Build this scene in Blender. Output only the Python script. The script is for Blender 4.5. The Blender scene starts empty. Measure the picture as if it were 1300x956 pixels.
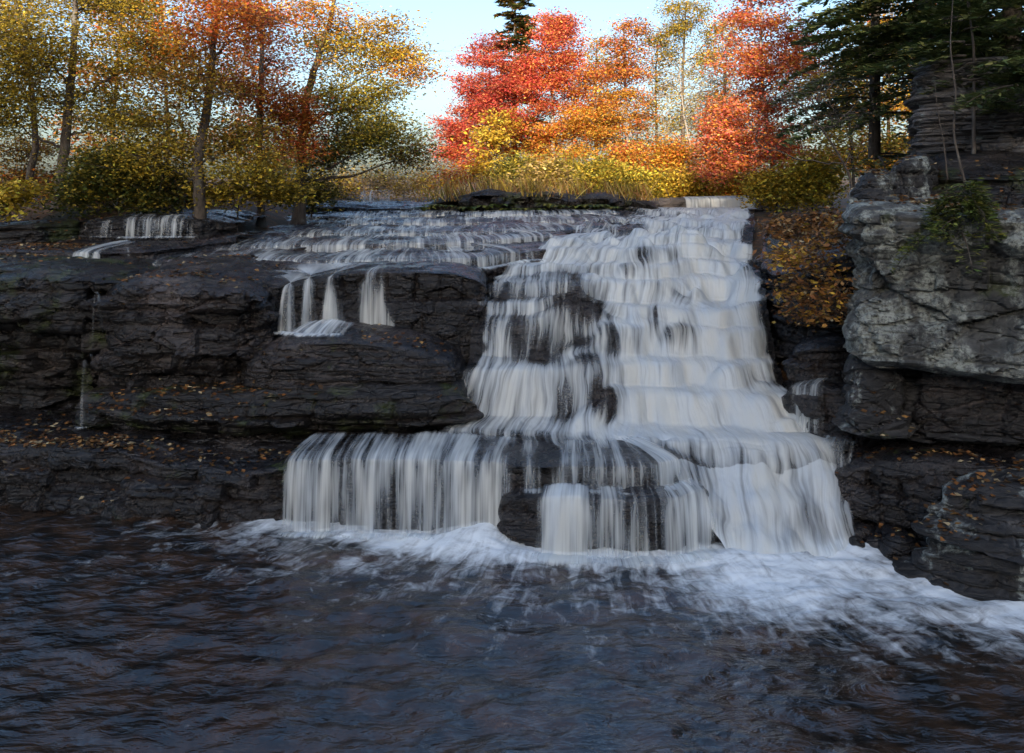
import bpy, math
import numpy as np

# ------------------------------------------------------------------ camera, world, sun, exposure
sc = bpy.context.scene
F, HY, CH = 1050.0, 245.0, 5.0            # focal length in photo pixels, horizon row, camera height
cam_d = bpy.data.cameras.new('camera')
cam = bpy.data.objects.new('camera', cam_d)
sc.collection.objects.link(cam)
cam.location = (0, 0, CH)
cam.rotation_euler = (math.radians(90), 0, 0)
cam_d.sensor_width = 36.0
cam_d.lens = 36.0 * F / 1300.0
cam_d.shift_y = (HY - 478.0) / 1300.0
cam_d.clip_end = 3000
sc.camera = cam

SUN_EL, SUN_AZ = math.radians(15), math.radians(187)      # azimuth clockwise from +Y
w = bpy.data.worlds.new('World'); sc.world = w; w.use_nodes = True
nt = w.node_tree
sky = nt.nodes.new('ShaderNodeTexSky'); sky.sky_type = 'NISHITA'; sky.sun_disc = False
sky.sun_elevation = SUN_EL; sky.sun_rotation = SUN_AZ
sky.air_density = 1.0; sky.dust_density = 3.9; sky.ozone_density = 2.6
bg = nt.nodes['Background']; bg.inputs[1].default_value = 0.15
nt.links.new(sky.outputs[0], bg.inputs[0])
sd = bpy.data.lights.new('sun', 'SUN'); sd.energy = 4.2; sd.angle = math.radians(0.55); sd.color = (1.0, 0.86, 0.68)
sun = bpy.data.objects.new('sun', sd); sc.collection.objects.link(sun)
_u = np.array([math.sin(SUN_AZ) * math.cos(SUN_EL), math.cos(SUN_AZ) * math.cos(SUN_EL), math.sin(SUN_EL)])
from mathutils import Vector
sun.rotation_euler = Vector(-_u).to_track_quat('-Z', 'Y').to_euler()
sun.location = (20, -30, 30)
vs = sc.view_settings
vs.view_transform = 'Standard'; vs.look = 'None'; vs.exposure = 1.5; vs.gamma = 1.0; vs.use_curve_mapping = False
try:
    sc.cycles.transparent_max_bounces = 24
    sc.cycles.max_bounces = 8
    sc.cycles.use_denoising = True
except Exception:
    pass

# ------------------------------------------------------------------ helpers
def P(x, y, d):
    return np.array([(x - 650) / F * d, d, CH + (HY - y) / F * d])
def PZ(x, y, z):
    return P(x, y, (CH - z) * F / (y - HY))
def rng(seed): return np.random.default_rng(seed)

def _hash(ix, iy, iz, seed):
    M = np.uint64(0xFFFFFFFF)
    h = (ix.astype(np.int64).astype(np.uint64) * np.uint64(374761393) + iy.astype(np.int64).astype(np.uint64) * np.uint64(668265263)
         + iz.astype(np.int64).astype(np.uint64) * np.uint64(2147483647) + np.uint64(seed * 974634777 + 12345)) & M
    h = ((h ^ (h >> np.uint64(13))) * np.uint64(1274126177)) & M
    h = ((h ^ (h >> np.uint64(15))) * np.uint64(2246822519)) & M
    h = h ^ (h >> np.uint64(16))
    return (h & np.uint64(0xFFFFFF)).astype(np.float64) / float(0xFFFFFF)
def vnoise(p, seed=0):
    p = np.asarray(p, float); i = np.floor(p).astype(np.int64); f = p - i; f = f * f * (3 - 2 * f)
    r = 0
    for dx in (0, 1):
        for dy in (0, 1):
            for dz in (0, 1):
                wgt = (f[..., 0] if dx else 1 - f[..., 0]) * (f[..., 1] if dy else 1 - f[..., 1]) * (f[..., 2] if dz else 1 - f[..., 2])
                r = r + wgt * _hash(i[..., 0] + dx, i[..., 1] + dy, i[..., 2] + dz, seed)
    return r * 2 - 1
def fbm(p, octv=4, seed=0):
    p = np.asarray(p, float); r = 0; a = 0.5; s = 1.0
    for k in range(octv):
        r = r + a * vnoise(p * s + 17.3 * k, seed + k); a *= 0.5; s *= 2.03
    return r
def n1(s, seed=0, octv=3):
    s = np.asarray(s, float)
    return fbm(np.stack([s, s * 0 + 3.7 * seed, s * 0 + .5], -1), octv, seed)
def smooth(a, win):
    win = int(max(1, win))
    if win < 2: return a
    k = np.ones(win) / win
    pad = np.pad(a, [(win, win)] + [(0, 0)] * (a.ndim - 1), mode='edge')
    if a.ndim == 1: return np.convolve(pad, k, 'same')[win:-win]
    return np.stack([np.convolve(pad[:, j], k, 'same')[win:-win] for j in range(a.shape[1])], 1)
def sstep(a, b, x):
    t = np.clip((x - a) / (b - a), 0, 1); return t * t * (3 - 2 * t)

COL = sc.collection
def mesh_obj(name, V, Fc, mat, parent=None, uv=None, attrs=None, cols=None, smooth_shade=True, origin=None):
    V = np.asarray(V, float).reshape(-1, 3); Fc = np.asarray(Fc, np.int32)
    if origin is None:
        mn, mx = V.min(0), V.max(0); origin = np.array([(mn[0] + mx[0]) / 2, (mn[1] + mx[1]) / 2, mn[2]])
    origin = np.asarray(origin, float)
    me = bpy.data.meshes.new(name)
    k = Fc.shape[1]
    me.vertices.add(len(V)); me.vertices.foreach_set('co', (V - origin).astype(np.float32).ravel())
    me.loops.add(Fc.size); me.loops.foreach_set('vertex_index', Fc.ravel())
    me.polygons.add(len(Fc)); me.polygons.foreach_set('loop_start', np.arange(0, Fc.size, k, dtype=np.int32))
    me.polygons.foreach_set('use_smooth', np.full(len(Fc), smooth_shade))
    if uv is not None:
        l = me.uv_layers.new(name='UVMap'); l.data.foreach_set('uv', np.asarray(uv, np.float32)[Fc.ravel()].ravel())
    for an, av in (attrs or {}).items():
        at = me.attributes.new(an, 'FLOAT', 'POINT'); at.data.foreach_set('value', np.asarray(av, np.float32))
    if cols is not None:
        at = me.attributes.new('Col', 'FLOAT_COLOR', 'POINT')
        c = np.ones((len(V), 4), np.float32); c[:, :3] = cols; at.data.foreach_set('color', c.ravel())
    me.update(); me.validate()
    me.materials.append(mat)
    o = bpy.data.objects.new(name, me); COL.objects.link(o)
    if parent is not None:
        o.parent = parent; o.location = Vector(origin) - Vector(parent.location)
    else:
        o.location = Vector(origin)
    return o
def empty(name, loc):
    o = bpy.data.objects.new(name, None); o.location = Vector(loc); o.empty_display_size = 0.2; COL.objects.link(o); return o
def tag(o, label=None, cat=None, group=None, kind=None):
    if label: o['label'] = label
    if cat: o['category'] = cat
    if group: o['group'] = group
    if kind: o['kind'] = kind
    return o
def grid_faces(nu, nv):
    i = np.arange(nu - 1)[:, None] * nv + np.arange(nv - 1)[None, :]
    return np.stack([i, i + 1, i + nv + 1, i + nv], -1).reshape(-1, 4)

# ------------------------------------------------------------------ materials
class NT:
    def __init__(s, name):
        s.m = bpy.data.materials.new(name); s.m.use_nodes = True; s.t = s.m.node_tree
        s.t.nodes.clear(); s.out = s.t.nodes.new('ShaderNodeOutputMaterial')
    def n(s, typ, ins=None, **kw):
        nd = s.t.nodes.new('ShaderNode' + typ)
        for k, v in kw.items(): setattr(nd, k, v)
        for k, v in (ins or {}).items():
            if hasattr(v, 'is_linked') or isinstance(v, bpy.types.NodeSocket): s.t.links.new(v, nd.inputs[k])
            else: nd.inputs[k].default_value = v
        return nd
    def math(s, op, a, b=0.0, c=0.0, clamp=False):
        nd = s.n('Math', {0: a, 1: b, 2: c}, operation=op); nd.use_clamp = clamp; return nd.outputs[0]
    def mixc(s, f, a, b):
        nd = s.n('Mix', {0: f, 6: a, 7: b}, data_type='RGBA'); return nd.outputs[2]
    def rng(s, v, a, b, c=0.0, d=1.0):
        nd = s.n('MapRange', {0: v, 1: a, 2: b, 3: c, 4: d}); nd.clamp = True; return nd.outputs[0]
    def pos(s, scale=(1, 1, 1)):
        g = s.n('NewGeometry'); mp = s.n('Mapping', {0: g.outputs['Position'], 3: scale}); return mp.outputs[0]
    def noise(s, vec, scale, detail=4, rough=.55, dist=0.0):
        return s.n('TexNoise', {'Vector': vec, 'Scale': scale, 'Detail': detail, 'Roughness': rough, 'Distortion': dist}).outputs[0]

def rgb(*c): return (c[0], c[1], c[2], 1)

def rock_mat(name, dark, mid, lite, lichen=0.0, moss=0.0, rough=(.28, .6), strata=14.0, bump=1.0, lichcol=(.34, .37, .34)):
    q = NT(name); p = q.pos(); ps = q.pos((1.0, 1.0, strata / 3.0))
    big = q.noise(p, .9, 4, .6); st = q.noise(ps, 2.6, 6, .62, .4); fine = q.noise(p, 24, 5, .7)
    c = q.mixc(q.rng(st, .36, .66), rgb(*dark), rgb(*mid))
    c = q.mixc(q.math('MULTIPLY', q.rng(big, .5, .7), q.rng(fine, .35, .65)), c, rgb(*lite))
    c = q.mixc(q.rng(q.n('NewGeometry').outputs['Pointiness'], .505, .60, 0, .7), c, rgb(*[v * .85 for v in lite]))
    g = q.n('NewGeometry'); sep = q.n('SeparateXYZ', {0: g.outputs['Normal']}); up = sep.outputs[2]
    if moss > 0:
        mn = q.noise(p, 1.3, 5, .65); mf = q.noise(p, 30, 3, .6)
        mm = q.math('MULTIPLY', q.rng(mn, .66 - .14 * moss, .72 - .1 * moss), q.rng(mf, .3, .55))
        c = q.mixc(mm, c, rgb(.035, .045, .010))
    if lichen > 0:
        stn = q.rng(q.noise(q.pos((1.6, 1.6, .25)), 1.5, 4, .6), .42, .58); ln = q.math('MULTIPLY', q.noise(p, 2.2, 6, .68, .5), q.math('MULTIPLY_ADD', stn, .45, .6)); lf = q.noise(p, 14, 5, .8)
        lm = q.math('MULTIPLY', q.rng(ln, .62 - .24 * lichen, .72 - .2 * lichen), q.rng(lf, .40, .56))
        c = q.mixc(q.math('MULTIPLY', lm, .92), c, rgb(*lichcol))
    r = q.rng(q.noise(p, 5, 4, .6), .3, .7, rough[0], rough[1])
    cr = q.n('TexVoronoi', {'Vector': q.n('VectorMath', {0: ps, 1: q.n('VectorMath', {0: q.n('TexNoise', {'Vector': p, 'Scale': 2.0}).outputs[1], 1: (.5, .5, .5)}, operation='MULTIPLY').outputs[0]}, operation='ADD').outputs[0], 'Scale': 1.5}, feature='DISTANCE_TO_EDGE').outputs[0]
    crk = q.rng(cr, 0, .05)
    h = q.math('ADD', q.math('MULTIPLY', st, 1.1), q.math('MULTIPLY', fine, .28))
    h = q.math('ADD', h, q.math('MULTIPLY', crk, .22))
    b = q.n('Bump', {'Strength': bump, 'Distance': .07, 'Height': h})
    bs = q.n('BsdfPrincipled', {'Base Color': c, 'Roughness': r, 'Normal': b.outputs[0], 'Specular IOR Level': .5})
    q.t.links.new(bs.outputs[0], q.out.inputs[0]); return q.m

M = {}
M['wet'] = rock_mat('wet_dark_rock', (0.0039, 0.0032, 0.0033), (0.0177, 0.0144, 0.0137), (0.0700, 0.0553, 0.0498), rough=(.12, .42), moss=.2)
M['mossy'] = rock_mat('mossy_dark_rock', (0.0039, 0.0032, 0.0029), (0.0177, 0.0144, 0.0127), (0.0793, 0.0621, 0.0534), moss=.9, rough=(.2, .5))
M['slab'] = rock_mat('wet_slab_rock', (0.0062, 0.0050, 0.0055), (0.0277, 0.0221, 0.0222), (0.1213, 0.0907, 0.0846), rough=(.14, .42), strata=6)
M['block'] = rock_mat('brown_block_rock', (0.0050, 0.0039, 0.0037), (0.0232, 0.0185, 0.0169), (0.1306, 0.1036, 0.0934), rough=(.16, .45), moss=.15)
M['lichen'] = rock_mat('lichen_rock', (.020, .020, .019), (.06, .058, .053), (.17, .17, .155), lichen=1.25, moss=.2, lichcol=(.27, .285, .25), rough=(.6, .9), strata=7)
M['lichen2'] = rock_mat('patchy_lichen_rock', (0.0077, 0.0073, 0.0077), (0.0310, 0.0285, 0.0281), (0.1200, 0.1142, 0.1123), lichen=.5, moss=.2, rough=(.5, .8))
M['bed'] = rock_mat('bedded_stone', (.03, .027, .026), (.125, .11, .10), (.26, .23, .21), lichen=.25, rough=(.55, .85), strata=30, bump=1.0)
M['pale'] = rock_mat('pale_dry_rock', (.06, .05, .045), (.17, .14, .12), (.35, .29, .24), rough=(.6, .9))

def leaf_mat(name, trans=.35):
    q = NT(name); at = q.n('Attribute', attribute_name='Col').outputs[0]
    d = q.n('BsdfPrincipled', {'Base Color': at, 'Roughness': .55, 'Specular IOR Level': .3})
    t = q.n('BsdfTranslucent', {'Color': at})
    m = q.n('MixShader', {0: trans, 1: d.outputs[0], 2: t.outputs[0]})
    q.t.links.new(m.outputs[0], q.out.inputs[0]); return q.m
M['leaf'] = leaf_mat('leaf'); M['needle'] = leaf_mat('needle', .2)
def bark(name, a, b):
    q = NT(name); p = q.pos((1, 1, .25)); n = q.noise(p, 22, 5, .7); n2 = q.noise(q.pos(), 3, 3, .5)
    c = q.mixc(q.rng(n, .3, .7), rgb(*a), rgb(*b)); c = q.mixc(q.rng(n2, .55, .7, 0, .5), c, rgb(.16, .16, .14))
    bp = q.n('Bump', {'Strength': .8, 'Distance': .02, 'Height': n})
    bs = q.n('BsdfPrincipled', {'Base Color': c, 'Roughness': .85, 'Normal': bp.outputs[0]})
    q.t.links.new(bs.outputs[0], q.out.inputs[0]); return q.m
M['bark'] = bark('bark', (.03, .022, .017), (.11, .085, .065)); M['palebark'] = bark('pale_bark', (.12, .10, .08), (.38, .34, .29))
def soil_mat():
    q = NT('leafy_soil'); p = q.pos(); n = q.noise(p, 1.2, 5, .6)
    v = q.n('TexVoronoi', {'Vector': p, 'Scale': 16.0}); sep = q.n('SeparateColor', {0: v.outputs[1]})
    lc = q.n('ValToRGB', {0: sep.outputs[0]}); cr = lc.color_ramp
    cr.elements[0].color = rgb(.05, .025, .012); cr.elements[1].color = rgb(.24, .11, .035)
    e = cr.elements.new(.6); e.color = rgb(.13, .055, .02)
    c = q.mixc(q.rng(n, .38, .6), lc.outputs[0], rgb(.03, .026, .014))
    bp = q.n('Bump', {'Strength': .8, 'Distance': .05, 'Height': q.noise(p, 18, 4, .7)})
    bs = q.n('BsdfPrincipled', {'Base Color': c, 'Roughness': .9, 'Normal': bp.outputs[0]})
    q.t.links.new(bs.outputs[0], q.out.inputs[0]); return q.m
M['soil'] = soil_mat()

def white_water():
    q = NT('white_water'); uv = q.n('UVMap').outputs[0]; cov = q.n('Attribute', attribute_name='cov').outputs[2]
    def st(sx, sy, det, off=0):
        mp = q.n('Mapping', {0: uv, 1: (off, off * .7, off), 3: (sx, sy, 1)}); return q.n('TexNoise', {'Vector': mp.outputs[0], 'Scale': 1.0, 'Detail': det, 'Roughness': .55}).outputs[0]
    a, b, c = st(4.0, .55, 2), st(13, .6, 3, 5.1), st(46, .9, 2, 9.7)
    n = q.math('ADD', q.math('ADD', q.math('MULTIPLY', a, .48), q.math('MULTIPLY', b, .40)), q.math('MULTIPLY', c, .12))
    n = q.math('MULTIPLY_ADD', n, 2.3, -.65)
    e = q.math('SUBTRACT', q.math('ADD', n, cov), 1.0)
    al = q.rng(e, -.28, .42); al.node.interpolation_type = 'SMOOTHSTEP'
    al = q.math('MULTIPLY', al, q.rng(cov, .02, .3))
    al = q.math('MULTIPLY', al, .97)
    col = q.mixc(q.rng(a, .42, .62), rgb(.78, .84, .88), rgb(.83, .84, .80))
    bp = q.n('Bump', {'Strength': .55, 'Distance': .06, 'Height': n})
    d = q.n('BsdfPrincipled', {'Base Color': col, 'Roughness': .45, 'Normal': bp.outputs[0], 'Specular IOR Level': .35})
    t = q.n('BsdfTranslucent', {'Color': rgb(.82, .85, .84)})
    m = q.n('MixShader', {0: .4, 1: d.outputs[0], 2: t.outputs[0]})
    tr = q.n('BsdfTransparent')
    mm = q.n('MixShader', {0: al, 1: tr.outputs[0], 2: m.outputs[0]})
    q.t.links.new(mm.outputs[0], q.out.inputs[0]); return q.m
M['white'] = white_water()

def pool_mat():
    q = NT('dark_pool_water'); uv = q.n('UVMap').outputs[0]; cov = q.n('Attribute', attribute_name='cov').outputs[2]
    mp = q.n('Mapping', {0: uv, 3: (26, 1.5, 1)}).outputs[0]
    s1 = q.n('TexNoise', {'Vector': mp, 'Scale': 1.0, 'Detail': 5.0, 'Roughness': .62, 'Distortion': .9}).outputs[0]
    p = q.pos((1, 1.6, 1)); s2 = q.noise(p, 2.6, 6, .65, 1.2)
    n = q.math('ADD', q.math('MULTIPLY', s1, .5), q.math('MULTIPLY', s2, .5))
    n = q.math('MULTIPLY_ADD', n, 2.2, -.6)
    e = q.math('SUBTRACT', q.math('ADD', n, cov), 1.0)
    al = q.rng(e, -.22, .66, 0.0, .9); al.node.interpolation_type = 'SMOOTHSTEP'
    pr = q.pos((1, 2.4, 1)); r1 = q.noise(pr, 2.2, 4, .5, .8); r2 = q.noise(pr, 7.0, 4, .55, .5)
    h = q.math('ADD', q.math('MULTIPLY', r1, 1.0), q.math('MULTIPLY', r2, .26))
    bp = q.n('Bump', {'Strength': .6, 'Distance': .10, 'Height': h})
    bed = q.mixc(q.rng(q.noise(q.pos(), 2.0, 4), .4, .65), rgb(.008, .007, .006), rgb(.050, .026, .014))
    wtr = q.n('BsdfPrincipled', {'Base Color': bed, 'Roughness': .15, 'IOR': 1.5, 'Specular IOR Level': 1.0, 'Normal': bp.outputs[0]})
    fm = q.n('BsdfPrincipled', {'Base Color': rgb(.78, .82, .84), 'Roughness': .6})
    m = q.n('MixShader', {0: al, 1: wtr.outputs[0], 2: fm.outputs[0]})
    q.t.links.new(m.outputs[0], q.out.inputs[0]); return q.m
M['pool'] = pool_mat()

# ------------------------------------------------------------------ ground, pool, hill behind the photographer
def ground_z(X, Y):
    mid = np.interp(Y, [-60, 13.4, 14.4, 16, 19, 23, 28, 32, 45, 90, 400], [-1.2, -1.2, .4, 2.4, 3.5, 3.85, 4.1, 4.35, 4.75, 6, 12])
    lbank = np.interp(Y, [-60, 13.5, 16, 17.3, 18.2, 20, 21, 30, 60, 400], [-1.2, -1.2, .2, 2.4, 3.5, 4.25, 4.6, 4.9, 5.5, 12])
    rbank = np.interp(Y, [-60, 8, 11.5, 13.0, 15.6, 16.6, 21, 26, 32, 60, 400], [-1.2, -1.2, -.3, 4.3, 5.3, 7.5, 7.6, 5.4, 4.9, 5.8, 12])
    wl = sstep(-6.0, -9.0, X) ; edge_x = np.interp(Y, [10, 12, 15, 40], [5.4, 5.6, 7.9, 20.5]); wr = sstep(0, 1.0, X - edge_x)
    z = mid * (1 - wl) + lbank * wl
    return z * (1 - wr) + rbank * wr
xs = np.concatenate([np.linspace(-400, -40, 24), np.arange(-39, -16, 1.), np.arange(-16, 20, .22), np.arange(20, 45, 1.), np.linspace(46, 400, 24)])
ys = np.concatenate([np.linspace(-60, 6, 20), np.arange(7, 34, .22), np.arange(34, 60, 1.), np.linspace(61, 600, 30)])
X, Y = np.meshgrid(xs, ys, indexing='ij')
Z = ground_z(X, Y) + .10 * fbm(np.stack([X * .8, Y * .8, X * 0], -1), 3, 3) + .25 * fbm(np.stack([X * .15, Y * .15, X * 0], -1), 2, 5) * (Y > 30)
o = mesh_obj('ground', np.stack([X, Y, Z], -1), grid_faces(len(xs), len(ys)), M['soil']); tag(o, 'leaf littered soil of the wooded river banks', kind='structure')

base_line = np.array([PZ(*a, 0)[:2] for a in [(352, 660), (450, 668), (560, 690), (650, 698), (800, 702), (920, 708), (1030, 722), (1090, 695)]])
def poly_dist(px, py, L):
    best = np.full(px.shape, 1e9)
    for a, b in zip(L[:-1], L[1:]):
        ab = b - a; t = np.clip(((px - a[0]) * ab[0] + (py - a[1]) * ab[1]) / (ab @ ab), 0, 1)
        best = np.minimum(best, np.hypot(px - a[0] - t * ab[0], py - a[1] - t * ab[1]))
    return best
xs = np.concatenate([np.linspace(-40, -11, 16), np.arange(-10.5, 10.5, .045), np.linspace(11, 40, 16)])
ys = np.concatenate([np.linspace(-14, 6, 16), np.arange(6.5, 15, .045)])
X, Y = np.meshgrid(xs, ys, indexing='ij')
Z = .085 * fbm(np.stack([X * 1.3, Y * 3.0, X * 0], -1), 4, 21) + .03 * fbm(np.stack([X * 5, Y * 11, X * 0], -1), 3, 22)
d1 = poly_dist(X, Y, base_line)
right_line = np.array([PZ(*a, 0)[:2] for a in [(960, 730), (1060, 735), (1150, 730), (1330, 775)]])
d2 = poly_dist(X, Y, right_line)
left_line = np.array([PZ(*a, 0)[:2] for a in [(-60, 626), (60, 640), (150, 648), (240, 655)]])
d3 = poly_dist(X, Y, left_line)
cov = np.maximum(1.0 * np.exp(-(d1 / .75) ** 2) , .95 * np.exp(-(d2 / 1.45) ** 2))
cov = np.maximum(cov, .66 * np.exp(-d1 / 2.0)); cov = np.maximum(cov, .66 * np.exp(-(d3 / .22) ** 2))
cov = np.maximum(cov, .55 * np.exp(-((d2) / 2.5) ** 2))
cov = cov + .16 * fbm(np.stack([X * .9, Y * 1.2, X * 0], -1), 3, 31)
Z += .06 * np.exp(-(d1 / .45) ** 2) * (.6 + fbm(np.stack([X * 2.2, Y * 2.2, X * 0], -1), 3, 9)) + .05 * np.exp(-(d2 / .8) ** 2) * (fbm(np.stack([X * 2.2, Y * 3, X * 0], -1), 3, 19))
fp = PZ(600, 688, 0); rm = np.hypot((X - fp[0] - .10) / 1.25, Y - fp[1] - .15); mound = np.exp(-(rm / .36) ** 2)
Z += .2 * mound * (1 + .2 * fbm(np.stack([X * 5, Y * 5, X * 0], -1), 3, 71)); cov = np.maximum(cov, 1.25 * np.exp(-(rm / .42) ** 2))
cx, cy = 1.2, 15.5
uv = np.stack([np.arctan2(X - cx, cy - Y), np.hypot(X - cx, Y - cy)], -1)
o = mesh_obj('water', np.stack([X, Y, Z], -1), grid_faces(len(xs), len(ys)), M['pool'], uv=uv.reshape(-1, 2), attrs={'cov': cov.ravel()})
tag(o, 'dark rippled plunge pool with white foam below the falls', kind='structure')

# wooded ridge behind the photographer, which keeps the falls in shade
uu = np.array([math.sin(SUN_AZ), math.cos(SUN_AZ)]); vv = np.array([-uu[1], uu[0]])
RD = 70.0
def ridge_h(s): return np.interp(s, [-160, -70, -10, 3, 6, 8, 16, 40, 70, 110], [24, 30, 31.4, 31.2, 31.6, 32.5, 33.5, 33.5, 30, 16])
ss = np.linspace(-160, 110, 120); ts = np.linspace(-46, 60, 40)
S, T = np.meshgrid(ss, ts, indexing='ij')
prof = np.interp(T, [-46, -38, 0, 12, 60], [0, .08, 1, .95, .6])
Hh = (ridge_h(S) - 3.5) * prof - 1.2 + 1.2 * fbm(np.stack([S * .15, T * .15, S * 0], -1), 3, 8) * prof
XY = uu * (RD + T)[..., None] + vv * S[..., None]
o = mesh_obj('hill', np.concatenate([XY, Hh[..., None]], -1), grid_faces(len(ss), len(ts)), M['soil']); tag(o, 'wooded hillside behind the pool', kind='structure')

# ------------------------------------------------------------------ leaves
PAL = {
 'olive': [(.20, .15, .02), (.30, .22, .03), (.13, .11, .02), (.38, .27, .03)],
 'yellow': [(.55, .36, .03), (.46, .28, .03), (.62, .44, .06), (.32, .24, .03)],
 'orange': [(.58, .17, .02), (.50, .23, .03), (.62, .28, .04), (.45, .10, .02)],
 'redorange': [(.58, .13, .05), (.58, .20, .05), (.50, .10, .05), (.62, .27, .06)],
 'crimson': [(.46, .055, .045), (.52, .08, .05), (.36, .04, .04), (.56, .15, .05)],
 'pink': [(.52, .13, .09), (.48, .08, .06), (.58, .20, .10), (.50, .16, .06)],
 'brown': [(.20, .09, .03), (.28, .12, .03), (.13, .07, .025), (.34, .17, .04)],
 'green': [(.06, .075, .015), (.10, .11, .02), (.04, .055, .012), (.16, .14, .025)],
 'ygreen': [(.24, .22, .03), (.34, .28, .04), (.16, .16, .025), (.42, .30, .04)],
 'tan': [(.42, .28, .11), (.50, .34, .12), (.34, .22, .08), (.55, .40, .12)],
 'gold': [(.50, .27, .03), (.40, .22, .03), (.30, .20, .03), (.56, .34, .05)],
 'hemlock': [(.05, .08, .026), (.075, .10, .03), (.10, .12, .035), (.13, .135, .04)],
 'fern': [(.09, .12, .02), (.13, .16, .03), (.06, .09, .02), (.17, .18, .035)],
 'litter': [(.20, .08, .025), (.26, .11, .035), (.10, .05, .02), (.34, .18, .06), (.42, .32, .18), (.07, .04, .02)],
}
def leaf_quads(C, size, r, flat=.5, aspect=.62, N=None):
    n = len(C); a = r.uniform(0, 2 * np.pi, n)
    nr = r.normal(size=(n, 3)) * np.array([1, 1, 1]) ; nr[:, 2] = np.abs(nr[:, 2]) + flat * 2
    nr /= np.linalg.norm(nr, axis=1)[:, None]
    t = np.stack([np.cos(a), np.sin(a), r.normal(0, .3, n)], 1); t -= nr * (t * nr).sum(1)[:, None]; t /= np.linalg.norm(t, axis=1)[:, None]
    b = np.cross(nr, t); s = (size * r.uniform(.6, 1.35, n))[:, None]
    V = np.stack([C - t * s * .5, C + b * s * .5 * aspect - t * s * .08, C + t * s * .55 - nr * s * .12, C - b * s * .5 * aspect - t * s * .08], 1)
    return V.reshape(-1, 3), np.arange(n * 4).reshape(-1, 4)
def pal_cols(names, n, r, jit=.25):
    tab = np.concatenate([np.array(PAL[k]) for k in names])
    c = tab[r.integers(0, len(tab), n)] * np.exp(r.normal(0, jit, (n, 1)))
    return np.clip(c, 0, .72)

def tube(pts, rad, sides=6):
    pts = np.asarray(pts, float); n = len(pts); rad = np.broadcast_to(rad, n)
    t = np.gradient(pts, axis=0); t /= np.linalg.norm(t, axis=1)[:, None] + 1e-9
    ref = np.where(np.abs(t[:, 2:3]) > .9, np.array([[1., 0, 0]]), np.array([[0, 0, 1.]]))
    a = np.cross(t, ref); a /= np.linalg.norm(a, axis=1)[:, None] + 1e-9; b = np.cross(t, a)
    th = np.arange(sides) / sides * 2 * np.pi
    V = pts[:, None] + rad[:, None, None] * (np.cos(th)[None, :, None] * a[:, None] + np.sin(th)[None, :, None] * b[:, None])
    i = np.arange(n - 1)[:, None] * sides; j = np.arange(sides)[None]; k = (j + 1) % sides
    return V.reshape(-1, 3), np.stack([i + j, i + k, i + sides + k, i + sides + j], -1).reshape(-1, 4)
class Acc:
    def __init__(s): s.V = []; s.F = []; s.n = 0
    def add(s, V, Fc): s.V.append(V); s.F.append(Fc + s.n); s.n += len(V)
    def get(s): return np.concatenate(s.V), np.concatenate(s.F)
def bez(a, c, b, n):
    t = np.linspace(0, 1, n)[:, None]; return a * (1 - t) ** 2 + 2 * c * t * (1 - t) + b * t * t
def path_pts(P3, n):
    P3 = np.asarray(P3, float); L = np.r_[0, np.cumsum(np.linalg.norm(np.diff(P3, axis=0), axis=1))]
    s = np.linspace(0, L[-1], n); q = np.stack([np.interp(s, L, P3[:, k]) for k in range(3)], 1)
    return smooth(q, max(1, n // 8)) if n > 8 else q

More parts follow.
